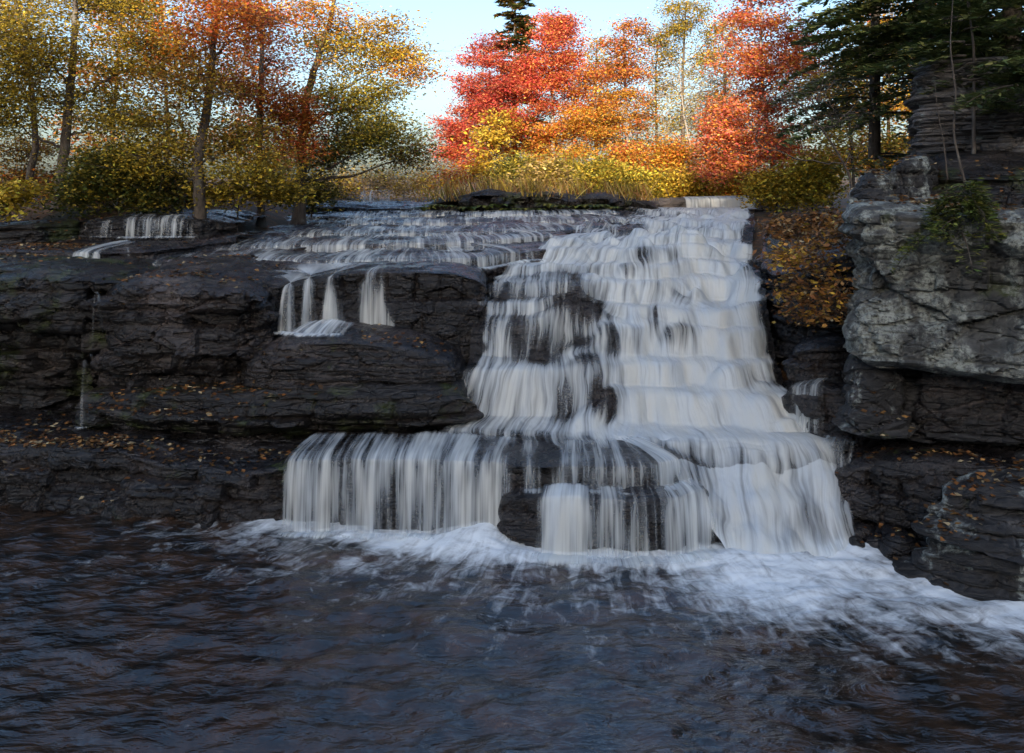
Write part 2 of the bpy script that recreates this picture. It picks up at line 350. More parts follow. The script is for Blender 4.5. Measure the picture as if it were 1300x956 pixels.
def tree(name, label, cat, trunk_px, d, r0, blobs, pal, leaf=.13, per=90, seed=1, flat=.5, sig=(.42, .42, .17), group=None, barkm='bark', dens=1.0, twig=.012, depth=1.0, bs=1.0):
    """trunk_px: [(x, y), ...] from the ground up; blobs: (x, y, rx, ry, clusters[, palette names])."""
    r = rng(seed)
    W = [P(x, y, d) for x, y in trunk_px]; W = [np.array([p[0], p[1] + r.normal(0, .12) * (i > 0), p[2]]) for i, p in enumerate(W)]
    gz = float(ground_z(np.array(W[0][0]), np.array(d)))
    base = W[0].copy(); W[0][2] = min(W[0][2], gz) - .12 if abs(W[0][2] - gz) < 1.3 else W[0][2] - .3
    root = empty(name, (base[0], base[1], W[0][2])); tag(root, label, cat, group)
    tp = path_pts(W, 26); tp[1:, :2] += r.normal(0, r0 * .12, (25, 2))
    tr = r0 * np.linspace(1, .18, 26) ** .9; tr[0] *= 1.5; tr[1] *= 1.15
    tv, tf = tube(tp, tr, 9); mesh_obj('trunk', tv, tf, M[barkm], root)
    sc_ = d / F; nodes = [tp[8:]]; nrad = [tr[8:]]; br = Acc(); CL = []; CP = []
    for bl in blobs:
        x, y, rx, ry, nc = bl[:5]; rx, ry = rx * bs, ry * bs; pn = bl[5] if len(bl) > 5 else pal
        c = P(x, y, d); c[1] += r.normal(0, .35 * rx * sc_ * depth)
        hd = np.abs(tp[:, 0] - c[0]) + np.abs(tp[:, 1] - c[1])
        zt = c[2] - .55 * hd.min() - .3 * ry * sc_; k = int(np.clip(np.argmin(np.abs(tp[:, 2] - zt)), 5, 23))
        a = tp[k]; m = (a + c) / 2 + np.array([r.normal(0, .15), r.normal(0, .15), -.12 * np.linalg.norm(c - a)])
        lp = bez(a, m, c, 12); lp[1:] += r.normal(0, .035, (11, 3)); lr = np.linspace(min(tr[k] * .6, .012 * np.linalg.norm(c - a) + .02), .012, 12)
        br.add(*tube(lp, lr, 5)); nodes.append(lp[2:]); nrad.append(lr[2:])
        nc = int(nc * dens)
        v = r.normal(size=(nc, 3)); v /= np.linalg.norm(v, axis=1)[:, None]; v *= (r.uniform(0.05, 1, nc) ** (1 / 2.2))[:, None]
        cc = P(x, y, d) * [1, 0, 1] + np.array([0, c[1], 0]) + v * np.array([rx * sc_, rx * sc_ * depth, ry * sc_])
        CL.append(cc); CP += [pn] * nc
    CL = np.concatenate(CL); N = np.concatenate(nodes)
    tw = []
    for i, c in enumerate(CL):
        dd = np.linalg.norm(N - c, axis=1) + 1.2 * np.maximum(0, N[:, 2] - c[2]); a = N[np.argmin(dd)]
        m = (a + c) / 2 + r.normal(0, .1, 3) + [0, 0, -.08 * np.linalg.norm(c - a)]
        tb = bez(a, m, c, 5); br.add(*tube(tb, np.linspace(twig * 1.3, twig * .4, 5), 3)); tw.append(tb)
        for q in range(2):
            e = c + r.normal(0, 1, 3) * np.array(sig) * 1.5; br.add(*tube(np.stack([tb[3], (tb[3] + e) / 2 + r.normal(0, .05, 3), e]), [twig * .6, twig * .45, twig * .25], 3))
    mesh_obj('branch', *br.get(), M[barkm], root)
    if per:
        n = (per * r.uniform(.4, 1.5, len(CL))).astype(int); idx = np.repeat(np.arange(len(CL)), n)
        tt = r.uniform(.25, 1.0, len(idx)) ** .7; TW = np.stack(tw)
        ctr = np.stack([TW[idx, 2] * (1 - tt[:, None]) + TW[idx, 4] * tt[:, None]], 0)[0]
        C = ctr + r.normal(0, 1, (len(idx), 3)) * np.array(sig)
        V, Fc = leaf_quads(C, leaf, r, flat)
        cols = np.zeros((len(idx), 3)); key = np.array(['|'.join(k) for k in CP]); ck = np.exp(r.normal(0, .18, len(CL)))
        for u in set(key):
            mk = key[idx] == u; cols[mk] = pal_cols(u.split('|'), mk.sum(), r)
        cols = np.clip(cols * ck[idx][:, None], 0, .75)
        mesh_obj('crown', V, Fc, M['leaf'], root, cols=np.repeat(cols, 4, 0), smooth_shade=False)
    return root

# ------------------------------------------------------------------ rock builder
def facets(p, seed):
    """flat tilted facets: each jittered cell is a plane of its own height and tilt."""
    i0 = np.floor(p).astype(np.int64); best = np.full(p.shape[:-1], 1e9); sec = best.copy(); val = np.zeros(p.shape[:-1])
    for dx in (-1, 0, 1):
        for dy in (-1, 0, 1):
            for dz in (-1, 0, 1):
                c = i0 + np.array([dx, dy, dz]); a = [c[..., 0], c[..., 1], c[..., 2]]
                j = np.stack([_hash(*a, seed + k) for k in (1, 2, 3)], -1); v = p - (c + j); dd = (v * v).sum(-1)
                t = np.stack([_hash(*a, seed + k) for k in (4, 5, 6)], -1) - .5; h = (_hash(*a, seed + 7) - .5) + 1.1 * (t * v).sum(-1)
                up = dd < best; sec = np.where(up, best, np.minimum(sec, dd)); val = np.where(up, h, val); best = np.minimum(best, dd)
    return val - .35 * np.exp(-((np.sqrt(sec) - np.sqrt(best)) / .07) ** 2)

def resample(L, step):
    L = np.asarray(L, float); s = np.r_[0, np.cumsum(np.linalg.norm(np.diff(L, axis=0), axis=1))]
    n = max(8, int(s[-1] / step)); q = np.linspace(0, s[-1], n)
    out = np.stack([np.interp(q, s, L[:, k]) for k in range(3)], 1)
    return smooth(out, max(2, int(.22 / step))), q
def lip_normals(L, step, win=.5):
    t = np.gradient(L[:, :2], axis=0); t = smooth(t, max(2, int(win / step))); t /= np.linalg.norm(t, axis=1)[:, None] + 1e-9
    return np.stack([t[:, 1], -t[:, 0]], 1)
def strata_off(z, s, seed, thick, amp, block):
    """setback of each bed, with vertical joints; z, s arrays."""
    r = rng(seed); zz = z + .05 * np.sin(s * .7 + seed) + .04 * fbm(np.stack([s * .8, s * 0, z * .3], -1), 2, seed)
    e = np.cumsum(r.uniform(.5, 1.7, 200) * thick) - 60 * thick
    li = np.searchsorted(e, zz); ed = np.minimum(zz - e[np.clip(li - 1, 0, 199)], e[np.clip(li, 0, 199)] - zz)
    jit = _hash(li, li * 0, li * 0, seed + 5) * 9
    wb = block * (.5 + 1.2 * _hash(li, li * 0 + 1, li * 0, seed + 6))
    su = s / wb + jit + .25 * vnoise(np.stack([s * 1.3, z * .4, z * 0], -1), seed + 3)
    bi = np.floor(su); fb = su - bi; je = np.minimum(fb, 1 - fb) * wb
    off = (_hash(li, bi, li * 0, seed + 9) - .5) * 2 * amp + (_hash(li, li * 0, li * 0 + 2, seed + 8) - .5) * 1.4 * amp
    off = off - .45 * amp * np.exp(-(ed / (.13 * thick + .008)) ** 2) - .4 * amp * np.exp(-(je / .03) ** 2)
    return off

def ledge(name, label, lip, zbot, back, mat, prof=None, rise=.03, thick=.22, amp=.09, block=.9, jag=.10, lump=.10, rnd=.05, step=.04, seed=1, cat='rock ledge', group=None, dome=0.0, parent=None, tn=1.0, skew=0.0):
    L, s = resample([P(*a) for a in lip], step); n = len(L)
    jg = jag * n1(s / 1.1, seed, 4) * 2
    N = lip_normals(L, step); L[:, :2] += N * jg[:, None]; L[:, 2] += .05 * n1(s / .8, seed + 4, 3)
    yb = back if back > 0 else L[:, 1].max()
    by = np.maximum(yb, L[:, 1] + .02)
    nt_ = int(np.clip((by - L[:, 1]).max() / .07, 6, 70)); fr = (1 - np.linspace(0, 1, nt_)) ** 1.5
    h = np.maximum(.08, L[:, 2] - zbot); nf = int(np.clip(h.max() / .03, 6, 130)); kf = np.linspace(0, 1, nf + 1)[1:]
    b = fr[None] * (by - L[:, 1])[:, None]
    TX = L[:, 0][:, None] + skew * b; TY = L[:, 1][:, None] + b
    TZ = L[:, 2][:, None] + rise * b + dome * np.sin(np.clip(b / 1.2, 0, 1) * np.pi / 2)
    nz = fbm(np.stack([TX * .9, TY * .9, TZ * 0], -1), 4, seed + 20)
    tf_ = facets(np.stack([TX * 1.2, TY * 1.6, 0 * TZ + seed * .53], -1), seed + 70)
    plate = .5 * tf_ + np.round(fbm(np.stack([TX * .7, TY * 1.3, TZ * 0], -1), 3, seed + 25) * 7) / 7
    fade = np.clip(b / .25, 0, 1)
    TZ = TZ + tn * (.07 * nz + .10 * plate) * (.3 + .7 * fade) - rnd * np.exp(-b / .06)
    pz, po = zip(*(prof or [(0, 0), (-99, .12)]))
    dz = -kf[None] * h[:, None]; out = np.interp(-dz, -np.array(pz), np.array(po)) if len(pz) > 1 else 0 * dz
    FZ = L[:, 2][:, None] + dz - rnd; Sg = s[:, None] + 0 * dz
    fo = strata_off(FZ, Sg, seed, thick, amp, block) * np.clip(-dz / .08, .15, 1)
    wp = .15 * fbm(np.stack([Sg * 1.7, FZ * 1.7, FZ * 0], -1), 3, seed + 33)
    fct = facets(np.stack([Sg * .95 + wp, FZ * 1.9 + wp, 0 * FZ + seed * .37], -1), seed + 50) + .45 * facets(np.stack([Sg * 2.9 + wp, FZ * 5.5 + wp, 0 * FZ + seed * .71], -1), seed + 60)
    fo = fo + lump * (.9 * fbm(np.stack([Sg * .7, FZ * .9, FZ * 0 + seed], -1), 5, seed + 30) + .95 * fct) * np.clip(-dz / .15, .1, 1)
    out = out + fo + rnd * (1 - np.exp(dz / .05))
    FX = L[:, 0][:, None] + N[:, 0][:, None] * out; FY = L[:, 1][:, None] + N[:, 1][:, None] * out
    V = np.stack([np.concatenate([TX, FX], 1), np.concatenate([TY, FY], 1), np.concatenate([TZ, FZ], 1)], -1)
    o = mesh_obj(name, V, grid_faces(n, V.shape[1])[:, ::-1], M[mat], parent, smooth_shade=False)
    return tag(o, label, None if parent else cat, group)

# ------------------------------------------------------------------ water sheet builder
def fall(name, label, lip, zbot, back=.5, reach=.14, run=.35, cover=.9, seed=1, lump=.07, lift=.035, step=.04, group=None, edge=.28, slope=.03, parent=None, runz=0.0, power=1.5, cat='waterfall', world=False, nwin=.7, rl=.05):
    L, s = resample(lip if world else [P(*a) for a in lip], step); n = len(L); N = lip_normals(L, step, nwin)
    zb = np.interp(s / s[-1], np.linspace(0, 1, len(zbot)), zbot) if hasattr(zbot, '__len__') else np.full(n, zbot)
    h = np.maximum(.05, L[:, 2] - zb)
    q = s / s[-1]
    cv = np.interp(q, np.linspace(0, 1, len(cover)), cover) if hasattr(cover, '__len__') else np.full(n, cover)
    em = np.minimum(s, s[-1] - s)
    nb = max(6, int(back / .06)); nf = max(12, int(h.max() / .035)); nr = max(6, int(run / .05))
    lb = lump * 2 * n1(s / .45, seed, 3); ln = 1 + .35 * n1(s / .3, seed + 7, 2)
    rows = []; cvs = []; vl = []
    for k in range(nb):
        b = back * (1 - k / nb); rows.append((-b + lb * np.exp(-b / .2) * .5, L[:, 2] + lift + slope * b - rl * np.exp(-b / .14), cv * sstep(0, .25, k / nb) - .02 + 0 * s, -b + 0 * s))
    for k in range(nf + 1):
        t = k / nf; z = L[:, 2] + lift - rl - (h + lift - rl - .04) * t ** power
        o_ = (reach * np.sqrt(h / .8) * t ** .6 * ln) + lb * (.5 + .5 * t)
        c_ = cv + .06 * np.sin(np.pi * t) - .02; rows.append((o_, z, c_, t * h))
    oe = rows[-1][0]
    for k in range(1, nr + 1):
        t = k / nr; bump_ = .05 * np.sin(np.pi * t) * (1 + fbm(np.stack([s * 2, s * 0 + t * 3, s * 0 + seed], -1), 3, seed))
        rows.append((oe + run * t, zb + .04 * (1 - t) + bump_ + runz * t, (cv + .12) * (1 - sstep(.55, 1, t)), h + run * t))
    O = np.stack([a[0] for a in rows], 1); Zz = np.stack([a[1] for a in rows], 1); Cc = np.stack([a[2] for a in rows], 1); Vv = np.stack([a[3] for a in rows], 1)
    ew = em[:, None] + edge * .9 * fbm(np.stack([s[:, None] * 1.5 + 0 * O, Vv * 1.6, 0 * O + seed], -1), 2, seed + 44)
    Cc = Cc * sstep(0, edge, ew)
    Cc = Cc + .26 * fbm(np.stack([s[:, None] * 1.7 + 0 * O, Vv * .9, 0 * O + seed], -1), 4, seed + 40)
    XX = L[:, 0][:, None] + N[:, 0][:, None] * O; YY = L[:, 1][:, None] + N[:, 1][:, None] * O
    UV = np.stack([s[:, None] + 0 * O + seed * 3.7, Vv], -1).reshape(-1, 2)
    o = mesh_obj(name, np.stack([XX, YY, Zz], -1), grid_faces(n, O.shape[1])[:, ::-1], M['white'], parent, uv=UV, attrs={'cov': np.clip(Cc, 0, 1.1).ravel()})
    return tag(o, label, None if parent else cat, group)

# ================================================================== ROCKS
# lower ledge
ledge('rock_ledge', 'low dark leaf-strewn rock ledge running along the pool edge beside the lower curtain of water', [(-120, 562, 13.8), (0, 567, 13.2), (150, 570, 13.0), (205, 588, 12.75), (300, 598, 12.6), (356, 592, 12.5), (380, 584, 12.45)], -.4, 16.2, 'wet', seed=3, thick=.28, amp=.12, lump=.14)
ledge('rock_ledge', 'thin leaf-covered rock bed lying on the low ledge under the dark wall', [(-120, 548, 14.3), (60, 552, 14.0), (160, 560, 13.7), (260, 560, 13.6), (350, 566, 13.4), (420, 562, 13.6), (450, 556, 14.0)], .6, 16, 'wet', seed=4, thick=.12, amp=.08, lump=.05)
ledge('rock_ledge', 'broad wet shelf whose lip carries the long lower curtain of water', [(352, 586, 12.7), (372, 583, 12.35), (450, 582, 12.3), (560, 583, 12.25), (650, 588, 12.1), (760, 590, 12.0), (830, 590, 12.0), (852, 594, 12.2), (864, 604, 12.8)], -.4, 14.2, 'wet', seed=5, amp=.07, lump=.05, jag=.05, prof=[(0, 0), (-.12, -.08), (-.5, -.05), (-9, .05)], rise=0, tn=.18)
ledge('rock_ledge', 'dark lower step jutting out under the shelf lip between the water veils', [(628, 650, 12.2), (640, 630, 11.85), (700, 626, 11.65), (780, 630, 11.55), (860, 628, 11.6), (900, 620, 11.9)], -.4, 12.6, 'wet', seed=6, amp=.05, lump=.05, jag=.06)
# main cascade steps
CS = {
 1: [(572, 490, 14.6), (588, 470, 14.25), (620, 463, 14.1), (700, 466, 14.15), (765, 476, 14.3), (800, 486, 14.2), (860, 482, 14.1), (930, 478, 14.0), (1000, 492, 13.95), (1030, 505, 14.0)],
 2: [(690, 462, 15.0), (730, 448, 14.8), (770, 440, 14.75), (810, 432, 14.8), (900, 428, 14.7), (985, 430, 14.6), (1012, 440, 14.6)],
 3: [(585, 405, 15.6), (600, 392, 15.2), (640, 386, 15.1), (690, 386, 15.1), (712, 398, 15.3), (740, 408, 15.4), (800, 402, 15.4), (900, 396, 15.4), (975, 394, 15.4), (1000, 400, 15.4)],
 4: [(590, 376, 16.1), (608, 368, 15.8), (660, 363, 15.65), (740, 362, 15.7), (790, 368, 15.85), (850, 371, 16.0), (900, 364, 16.1), (975, 362, 16.1), (1000, 365, 16.1)],
 5: [(608, 356, 17.3), (622, 343, 16.9), (642, 332, 16.7), (700, 327, 16.75), (760, 326, 16.9), (820, 321, 17.2), (880, 320, 17.3), (962, 324, 17.1), (1000, 330, 17.1)],
 6: [(660, 318, 19.0), (700, 308, 18.7), (780, 300, 18.9), (870, 297, 19.1), (955, 300, 19.0), (1010, 305, 19.0)],
 7: [(700, 296, 21.5), (740, 287, 21.8), (800, 283, 22), (880, 281, 22.4), (960, 281, 22.4), (1030, 284, 22.4)],
 8: [(760, 270, 26.8), (800, 268, 27), (860, 266, 27), (950, 266, 27), (1040, 268, 27)],
}
# left wall and blocks
ledge('rock_wall', 'tall dark mossy rock wall with a thin trickle at its end', [(-160, 338, 15.3), (-60, 336, 14.9), (40, 342, 14.7), (100, 345, 14.6), (150, 348, 14.9), (190, 350, 15.6)], .4, 17.5, 'mossy', seed=8, prof=[(0, 0), (-.8, .14), (-1.3, -.10), (-1.7, -.6), (-2.3, -.95), (-9, -.6)], amp=.17, lump=.2, thick=.38, block=1.6, cat='rock wall')
ledge('rock_block', 'huge rounded brown rock block with a pale slanting shoulder', [(128, 420, 15.6), (132, 365, 14.6), (165, 350, 14.15), (250, 348, 14.05), (310, 356, 14.1), (338, 372, 14.5), (346, 385, 15.4)], .5, 16.8, 'block', seed=9, prof=[(0, 0), (-.25, .10), (-.6, -.08), (-1.2, -.05), (-1.55, -.3), (-2.2, -.1), (-9, .1)], amp=.15, lump=.24, thick=.42, block=2.0, rnd=.12, cat='rock block')
ledge('rock_block', 'flat-topped bedded slab below the recess with fine horizontal beds', [(300, 470, 14.4), (322, 448, 13.9), (360, 432, 13.7), (430, 428, 13.6), (520, 440, 13.6), (575, 456, 13.75), (596, 470, 14.3)], 1.45, 15.6, 'block', seed=10, thick=.09, amp=.05, lump=.08, block=2.2, rnd=.06, cat='rock block')
ledge('rock_ledge', 'mossy lower bed carrying the flat-topped slab', [(100, 505, 14.3), (200, 500, 13.9), (320, 497, 13.55), (430, 492, 13.4), (530, 488, 13.4), (585, 492, 13.6), (605, 510, 14.2)], .7, 15.5, 'mossy', seed=11, thick=.24, amp=.12, lump=.10, prof=[(0, 0), (-.3, .06), (-.55, -.15), (-.75, -.55), (-9, -.7)], rnd=.08)
ledge('rock_wall', 'dark recess wall behind the slender twin falls', [(325, 352, 15.1), (360, 356, 15.0), (400, 350, 15.2), (450, 345, 15.1), (520, 342, 15.0), (580, 344, 15.0), (606, 352, 15.2), (618, 368, 15.9)], 1.4, 17.2, 'wet', seed=12, thick=.5, amp=.10, lump=.10, block=.7, cat='rock wall')
# sloping slabs of the upper terrace
SL = {
 'a': ([(140, 338, 16.4), (230, 332, 16.4), (330, 330, 16.6), (420, 332, 16.4), (520, 330, 16.4), (600, 328, 16.6), (690, 316, 17.4)], 3.0, 19.2, 'wet purple-grey rock slab tilting towards the slender falls'),
 'b': ([(170, 322, 18.2), (260, 318, 18.4), (380, 312, 18.6), (500, 310, 18.6), (610, 306, 18.9), (720, 298, 19.6)], 3.3, 21.4, 'long bluish rock slab with thin water films'),
 'c': ([(200, 306, 20.4), (300, 302, 20.6), (420, 298, 20.8), (540, 296, 21), (640, 294, 21), (770, 290, 21.4)], 3.5, 24.5, 'long straight-edged rock slab across the middle of the terrace'),
 'd': ([(240, 292, 23.2), (350, 288, 23.4), (480, 284, 23.8), (600, 283, 24), (700, 281, 24), (800, 279, 24.4)], 3.7, 27, 'rock slab with a thin dripping riser'),
 'e': ([(255, 280, 26), (400, 276, 26), (540, 274, 26.4), (700, 272, 26.5), (790, 271, 26.6)], 3.9, 30, 'broad slab below the fern bank'),
 'f': ([(250, 268, 27.5), (330, 262, 28), (430, 262, 28.5), (560, 264, 29)], 4.0, 33, 'dark layered slab under the autumn trees'),
}
for i, k in enumerate(SL):
    lp, z0, yb_, lab = SL[k]
    ledge('rock_slab', lab, lp, z0, yb_, 'slab', seed=70 + i, thick=.10, amp=.09, lump=.10, jag=.28, rise=.035, block=1.3, cat='rock slab', rnd=.03)
ledge('rock_ledge', 'small dark ledge carrying the little split falls beneath the left bank trees', [(90, 292, 19.6), (110, 279, 19.0), (170, 276, 18.9), (255, 277, 19.2), (300, 282, 20.0)], 3.6, 23, 'wet', seed=81, amp=.08, lump=.06)
ledge('rock_ledge', 'leaf-strewn stony step below the little split falls', [(-60, 318, 16.8), (60, 318, 16.8), (130, 320, 16.6), (190, 318, 16.8), (240, 310, 17.6), (300, 300, 19)], 3.0, 20, 'slab', seed=82, amp=.08, lump=.08)
ledge('rock_ledge', 'brown leafy bank edge of mossy stone beneath the yellow trees', [(-160, 292, 18.0), (-40, 288, 18.0), (50, 284, 18.4), (100, 282, 19.2), (112, 275, 20.5)], 3.6, 22, 'mossy', seed=83, amp=.12, lump=.12)
ledge('rock_bank', 'dark earthy rock bank topped with ferns across the brink', [(538, 268, 29.0), (550, 254, 28.3), (585, 247, 28.1), (620, 239, 27.9), (655, 245, 28.0), (700, 241, 28.0), (740, 249, 28), (785, 246, 28), (825, 256, 28.2), (842, 268, 29)], 4.0, 33, 'mossy', seed=84, thick=.5, amp=.16, lump=.4, jag=.3, rnd=.12, cat='rock bank')
ledge('rock_ledge', 'pale sunlit rock ledge across the river above the brink', [(690, 253, 33), (780, 252, 33), (850, 253, 33), (930, 252, 33), (1010, 251, 33), (1060, 250, 33)], 4.0, 45, 'pale', seed=85, amp=.12, lump=.1)
# right side
ledge('rock_ledge', 'dark angular step rock wedged between the cascade and the cliff', [(1000, 460, 14.8), (1008, 446, 13.9), (1030, 440, 13.6), (1062, 436, 13.5), (1100, 436, 13.6)], .6, 15.5, 'wet', seed=90, skew=.5, thick=.16, amp=.10, lump=.1)
ledge('rock_ledge', 'black wet shoulder rock at the cascade edge below the cliff foot', [(990, 510, 14.4), (1004, 490, 13.6), (1040, 488, 13.2), (1080, 492, 13.0), (1140, 492, 13)], .3, 14.5, 'wet', seed=91, skew=.5, thick=.25, amp=.08, lump=.08)
ledge('rock_ledge', 'dark leaf-covered slope rock above the cascade edge', [(968, 300, 18.5), (972, 330, 16.2), (990, 340, 15.2), (1030, 330, 14.6), (1100, 320, 14.2)], 2.0, 19, 'wet', seed=92, skew=.5, thick=.22, amp=.12, lump=.15)
ledge('rock_ledge', 'low dark shelf beneath the cliff with dry grass on its edge', [(1040, 600, 12.6), (1075, 592, 12.1), (1130, 588, 11.7), (1200, 592, 11.3), (1320, 600, 10.9)], -.4, 14, 'wet', seed=93, skew=.5, thick=.3, amp=.09, lump=.12)
ledge('rock_slab', 'pale-topped layered slab lying at the pool edge below the cliff', [(1206, 625, 12.2), (1192, 634, 11.3), (1200, 630, 10.95), (1240, 620, 10.7), (1340, 614, 10.4)], -.4, 12.4, 'lichen2', seed=94, skew=.5, thick=.15, amp=.14, lump=.07, cat='rock slab', prof=[(0, 0), (-.28, .04), (-.32, .22), (-.62, .28), (-.66, .48), (-9, .62)])
for i, (x, y, d, ww) in enumerate([(1100, 672, 11.9, 40), (1125, 684, 11.6, 34), (1090, 690, 11.6, 22), (1150, 694, 11.3, 40)]):
    ledge('rock', ['flat wet rock breaking the foam below the pale slab', 'tilted wet rock in the foam beside the flat rock', 'smallest wet rock in the churning foam', 'long low rock at the foot of the pale slab'][i],
          [(x - ww, y + 16, d + .25), (x - ww * .6, y, d), (x, y - 5, d - .05), (x + ww * .6, y, d), (x + ww, y + 16, d + .25)], -.3, d + .6, 'wet', seed=95 + i, step=.03, amp=.05, lump=.06, jag=.04, cat='rock')
ledge('cliff', 'great overhanging grey cliff block crusted with pale lichen', [(1125, 262, 14.6), (1088, 262, 13.4), (1070, 262, 12.5), (1092, 264, 11.9), (1160, 268, 11.6), (1240, 276, 11.2), (1330, 282, 10.8), (1500, 285, 10.2)], 2.2, 15.5, 'lichen', seed=101, skew=.5,
      prof=[(0, 0), (-.30, .06), (-.5, -.12), (-.8, -.22), (-1.15, -.10), (-1.75, .08), (-2.05, .06), (-2.2, -.25), (-2.35, -1.1)], thick=.6, amp=.11, lump=.2, block=1.8, rnd=.06, cat='cliff', rise=.12)
ledge('cliff', 'recessed dark bedded cliff band under the lichen block', [(1110, 440, 14.5), (1085, 445, 13.0), (1110, 448, 12.6), (1180, 452, 12.2), (1330, 458, 11.6), (1500, 460, 11)], .3, 15, 'lichen2', seed=102, skew=.5, thick=.12, amp=.08, lump=.14, prof=[(0, 0), (-.3, -.1), (-.7, .1), (-1.2, .15), (-1.3, -.5), (-9, -.7)], cat='cliff')
ledge('rock_block', 'rounded pale-flecked rock pillar standing under the cliff overhang', [(1092, 470, 13.2), (1072, 462, 12.5), (1082, 456, 12.1), (1120, 458, 11.95), (1152, 462, 12.1), (1162, 470, 12.8)], 1.62, 13.3, 'lichen2', seed=103, skew=.5, prof=[(0, -.1), (-.35, -.02), (-.7, .08), (-.95, .05), (-1.05, -.25)], thick=.5, amp=.06, lump=.18, block=1.2, rnd=.12, cat='rock block')
ledge('rock_block', 'wide dark square block set back under the cliff overhang', [(1172, 480, 12.8), (1168, 474, 12.1), (1200, 472, 11.9), (1290, 474, 11.5), (1400, 476, 11.1)], 1.55, 13.2, 'block', seed=104, skew=.5, prof=[(0, 0), (-.8, .05), (-1.0, -.3)], thick=.5, amp=.06, lump=.14, block=1.4, cat='rock block')
ledge('boulder', 'pale-edged boulder perched on the brink of the cliff block', [(1092, 246, 14.2), (1086, 228, 13.4), (1100, 216, 13.1), (1125, 218, 13.1), (1140, 234, 13.4)], 4.7, 14.6, 'lichen2', seed=105, skew=.5, step=.03, amp=.06, lump=.10, jag=.04, cat='boulder')
ledge('boulder', 'white-topped boulder beside the bedded stone wall', [(1128, 232, 13.9), (1130, 210, 13.2), (1150, 198, 13.0), (1176, 196, 13.1), (1190, 210, 13.6)], 4.8, 14.8, 'lichen2', seed=106, skew=.5, step=.03, amp=.06, lump=.10, jag=.04, cat='boulder')
ledge('rock_wall', 'tall stack of thin stone beds rising behind the cliff top', [(1190, 70, 18.5), (1172, 72, 15.8), (1185, 74, 15.0), (1240, 70, 14.6), (1330, 66, 14.0), (1500, 60, 13.2)], 4.4, 19, 'bed', seed=107, skew=.5, thick=.085, amp=.10, lump=.16, block=.7, jag=.12, cat='rock wall', prof=[(0, 0), (-2, .2), (-9, .8)])
ledge('rock_bank', 'dark soil and stone bank between the cliff block and the stone wall', [(1160, 226, 14.2), (1200, 222, 13.4), (1260, 222, 12.9), (1330, 224, 12.4), (1500, 225, 12)], 4.2, 16, 'mossy', seed=108, skew=.5, thick=.3, amp=.14, lump=.2, prof=[(0, 0), (-.3, .4), (-.8, .9)], cat='rock bank', rise=.3)

# ================================================================== FALLING WATER
fall('waterfall', 'long even curtain of water spilling over the wet shelf into the pool', [(352, 584, 12.32), (374, 583, 12.26), (450, 582, 12.22), (560, 583, 12.17), (650, 588, 12.02), (672, 589, 12.0)], 0.0, back=1.2, reach=.12, run=.3, lift=.06, cover=[.3, .56, .64, .50, .62, .66, .50, .62, .50, .60, .50, .56, .50, .4], seed=3, lump=.07, edge=.22)
fall('waterfall', 'broken short veil dropping from the shelf onto the dark lower step', [(648, 588, 12.0), (760, 590, 11.92), (830, 588, 11.92), (868, 578, 12.25)], .70, back=1.2, reach=.1, run=.25, cover=[.36, .45, .22, .58, .50, .36, .48, .34, .55, .66, .72], seed=4, lump=.03)
fall('waterfall', 'wide streaked veil pouring off the dark lower step into the pool', [(672, 628, 11.6), (720, 626, 11.5), (780, 630, 11.45), (860, 628, 11.5), (910, 612, 11.75)], 0.0, back=.35, reach=.16, run=.45, cover=[.45, .78, .66, .42, .58, .34, .50, .66, .8, .85], seed=5)
# right flank of the lower fall
# main cascade
WS = {9: [(800, 264, 31), (880, 263, 31), (958, 263, 31)], 7: CS[7][1:-1], 6: CS[6][1:-1], 5: CS[5][1:-1], 4: CS[4][1:-1], 3: CS[3][1:-1], 1: CS[1][1:-1] + [(1014, 500, 13.95)],
      0: [(540, 548, 13.55), (600, 552, 13.4), (700, 556, 13.2), (800, 556, 13.1), (880, 552, 13.05), (960, 550, 13.0), (1040, 556, 12.9), (1084, 566, 12.9)],
      -1: [(540, 573, 12.6), (640, 577, 12.45), (760, 582, 12.3), (850, 586, 12.3), (880, 640, 11.9), (925, 706, 11.35), (1000, 716, 11.2), (1060, 712, 11.3), (1100, 690, 11.75)]}
# (photo x, y, radius x, radius y, change of cover, rise of the rock in metres)
SPOTS = [(735, 392, 46, 30, -.42, .16), (770, 436, 34, 16, -.30, .14), (768, 505, 20, 22, -.62, .10), (660, 428, 26, 30, -.28, 0), (640, 372, 40, 10, -.30, 0), (690, 440, 22, 20, -.36, 0), (830, 405, 22, 14, -.22, .10), (955, 345, 24, 22, -.35, .05),
         (785, 268, 26, 10, -.5, .08), (700, 345, 30, 12, -.15, .1), (800, 288, 20, 7, -.4, .06), (880, 330, 40, 16, .1, .1), (900, 470, 60, 60, .14, 0), (920, 390, 60, 40, .12, 0), (960, 620, 60, 40, .08, 0), (720, 500, 16, 26, -.2, 0), (610, 505, 18, 26, -.15, 0), (1080, 620, 20, 40, -.18, 0)]
_sr = rng(31)
for _ in range(26):
    _x, _y = _sr.uniform(640, 1000), _sr.uniform(275, 520)
    if _x > 690 + (330 - min(_y, 330)) * .5: SPOTS.append((_x, _y, _sr.uniform(18, 40), _sr.uniform(6, 12), -_sr.uniform(.12, .34), _sr.uniform(.02, .10)))
def terrace(h, lev, a=.62):
    lev = np.array(lev); i_ = np.clip(np.searchsorted(lev, h) - 1, 0, len(lev) - 2); f_ = (h - lev[i_]) / (lev[i_ + 1] - lev[i_])
    return lev[i_] + (lev[i_ + 1] - lev[i_]) * (.22 * np.clip(f_, 0, 1) + .78 * sstep(a, 1.0, f_))
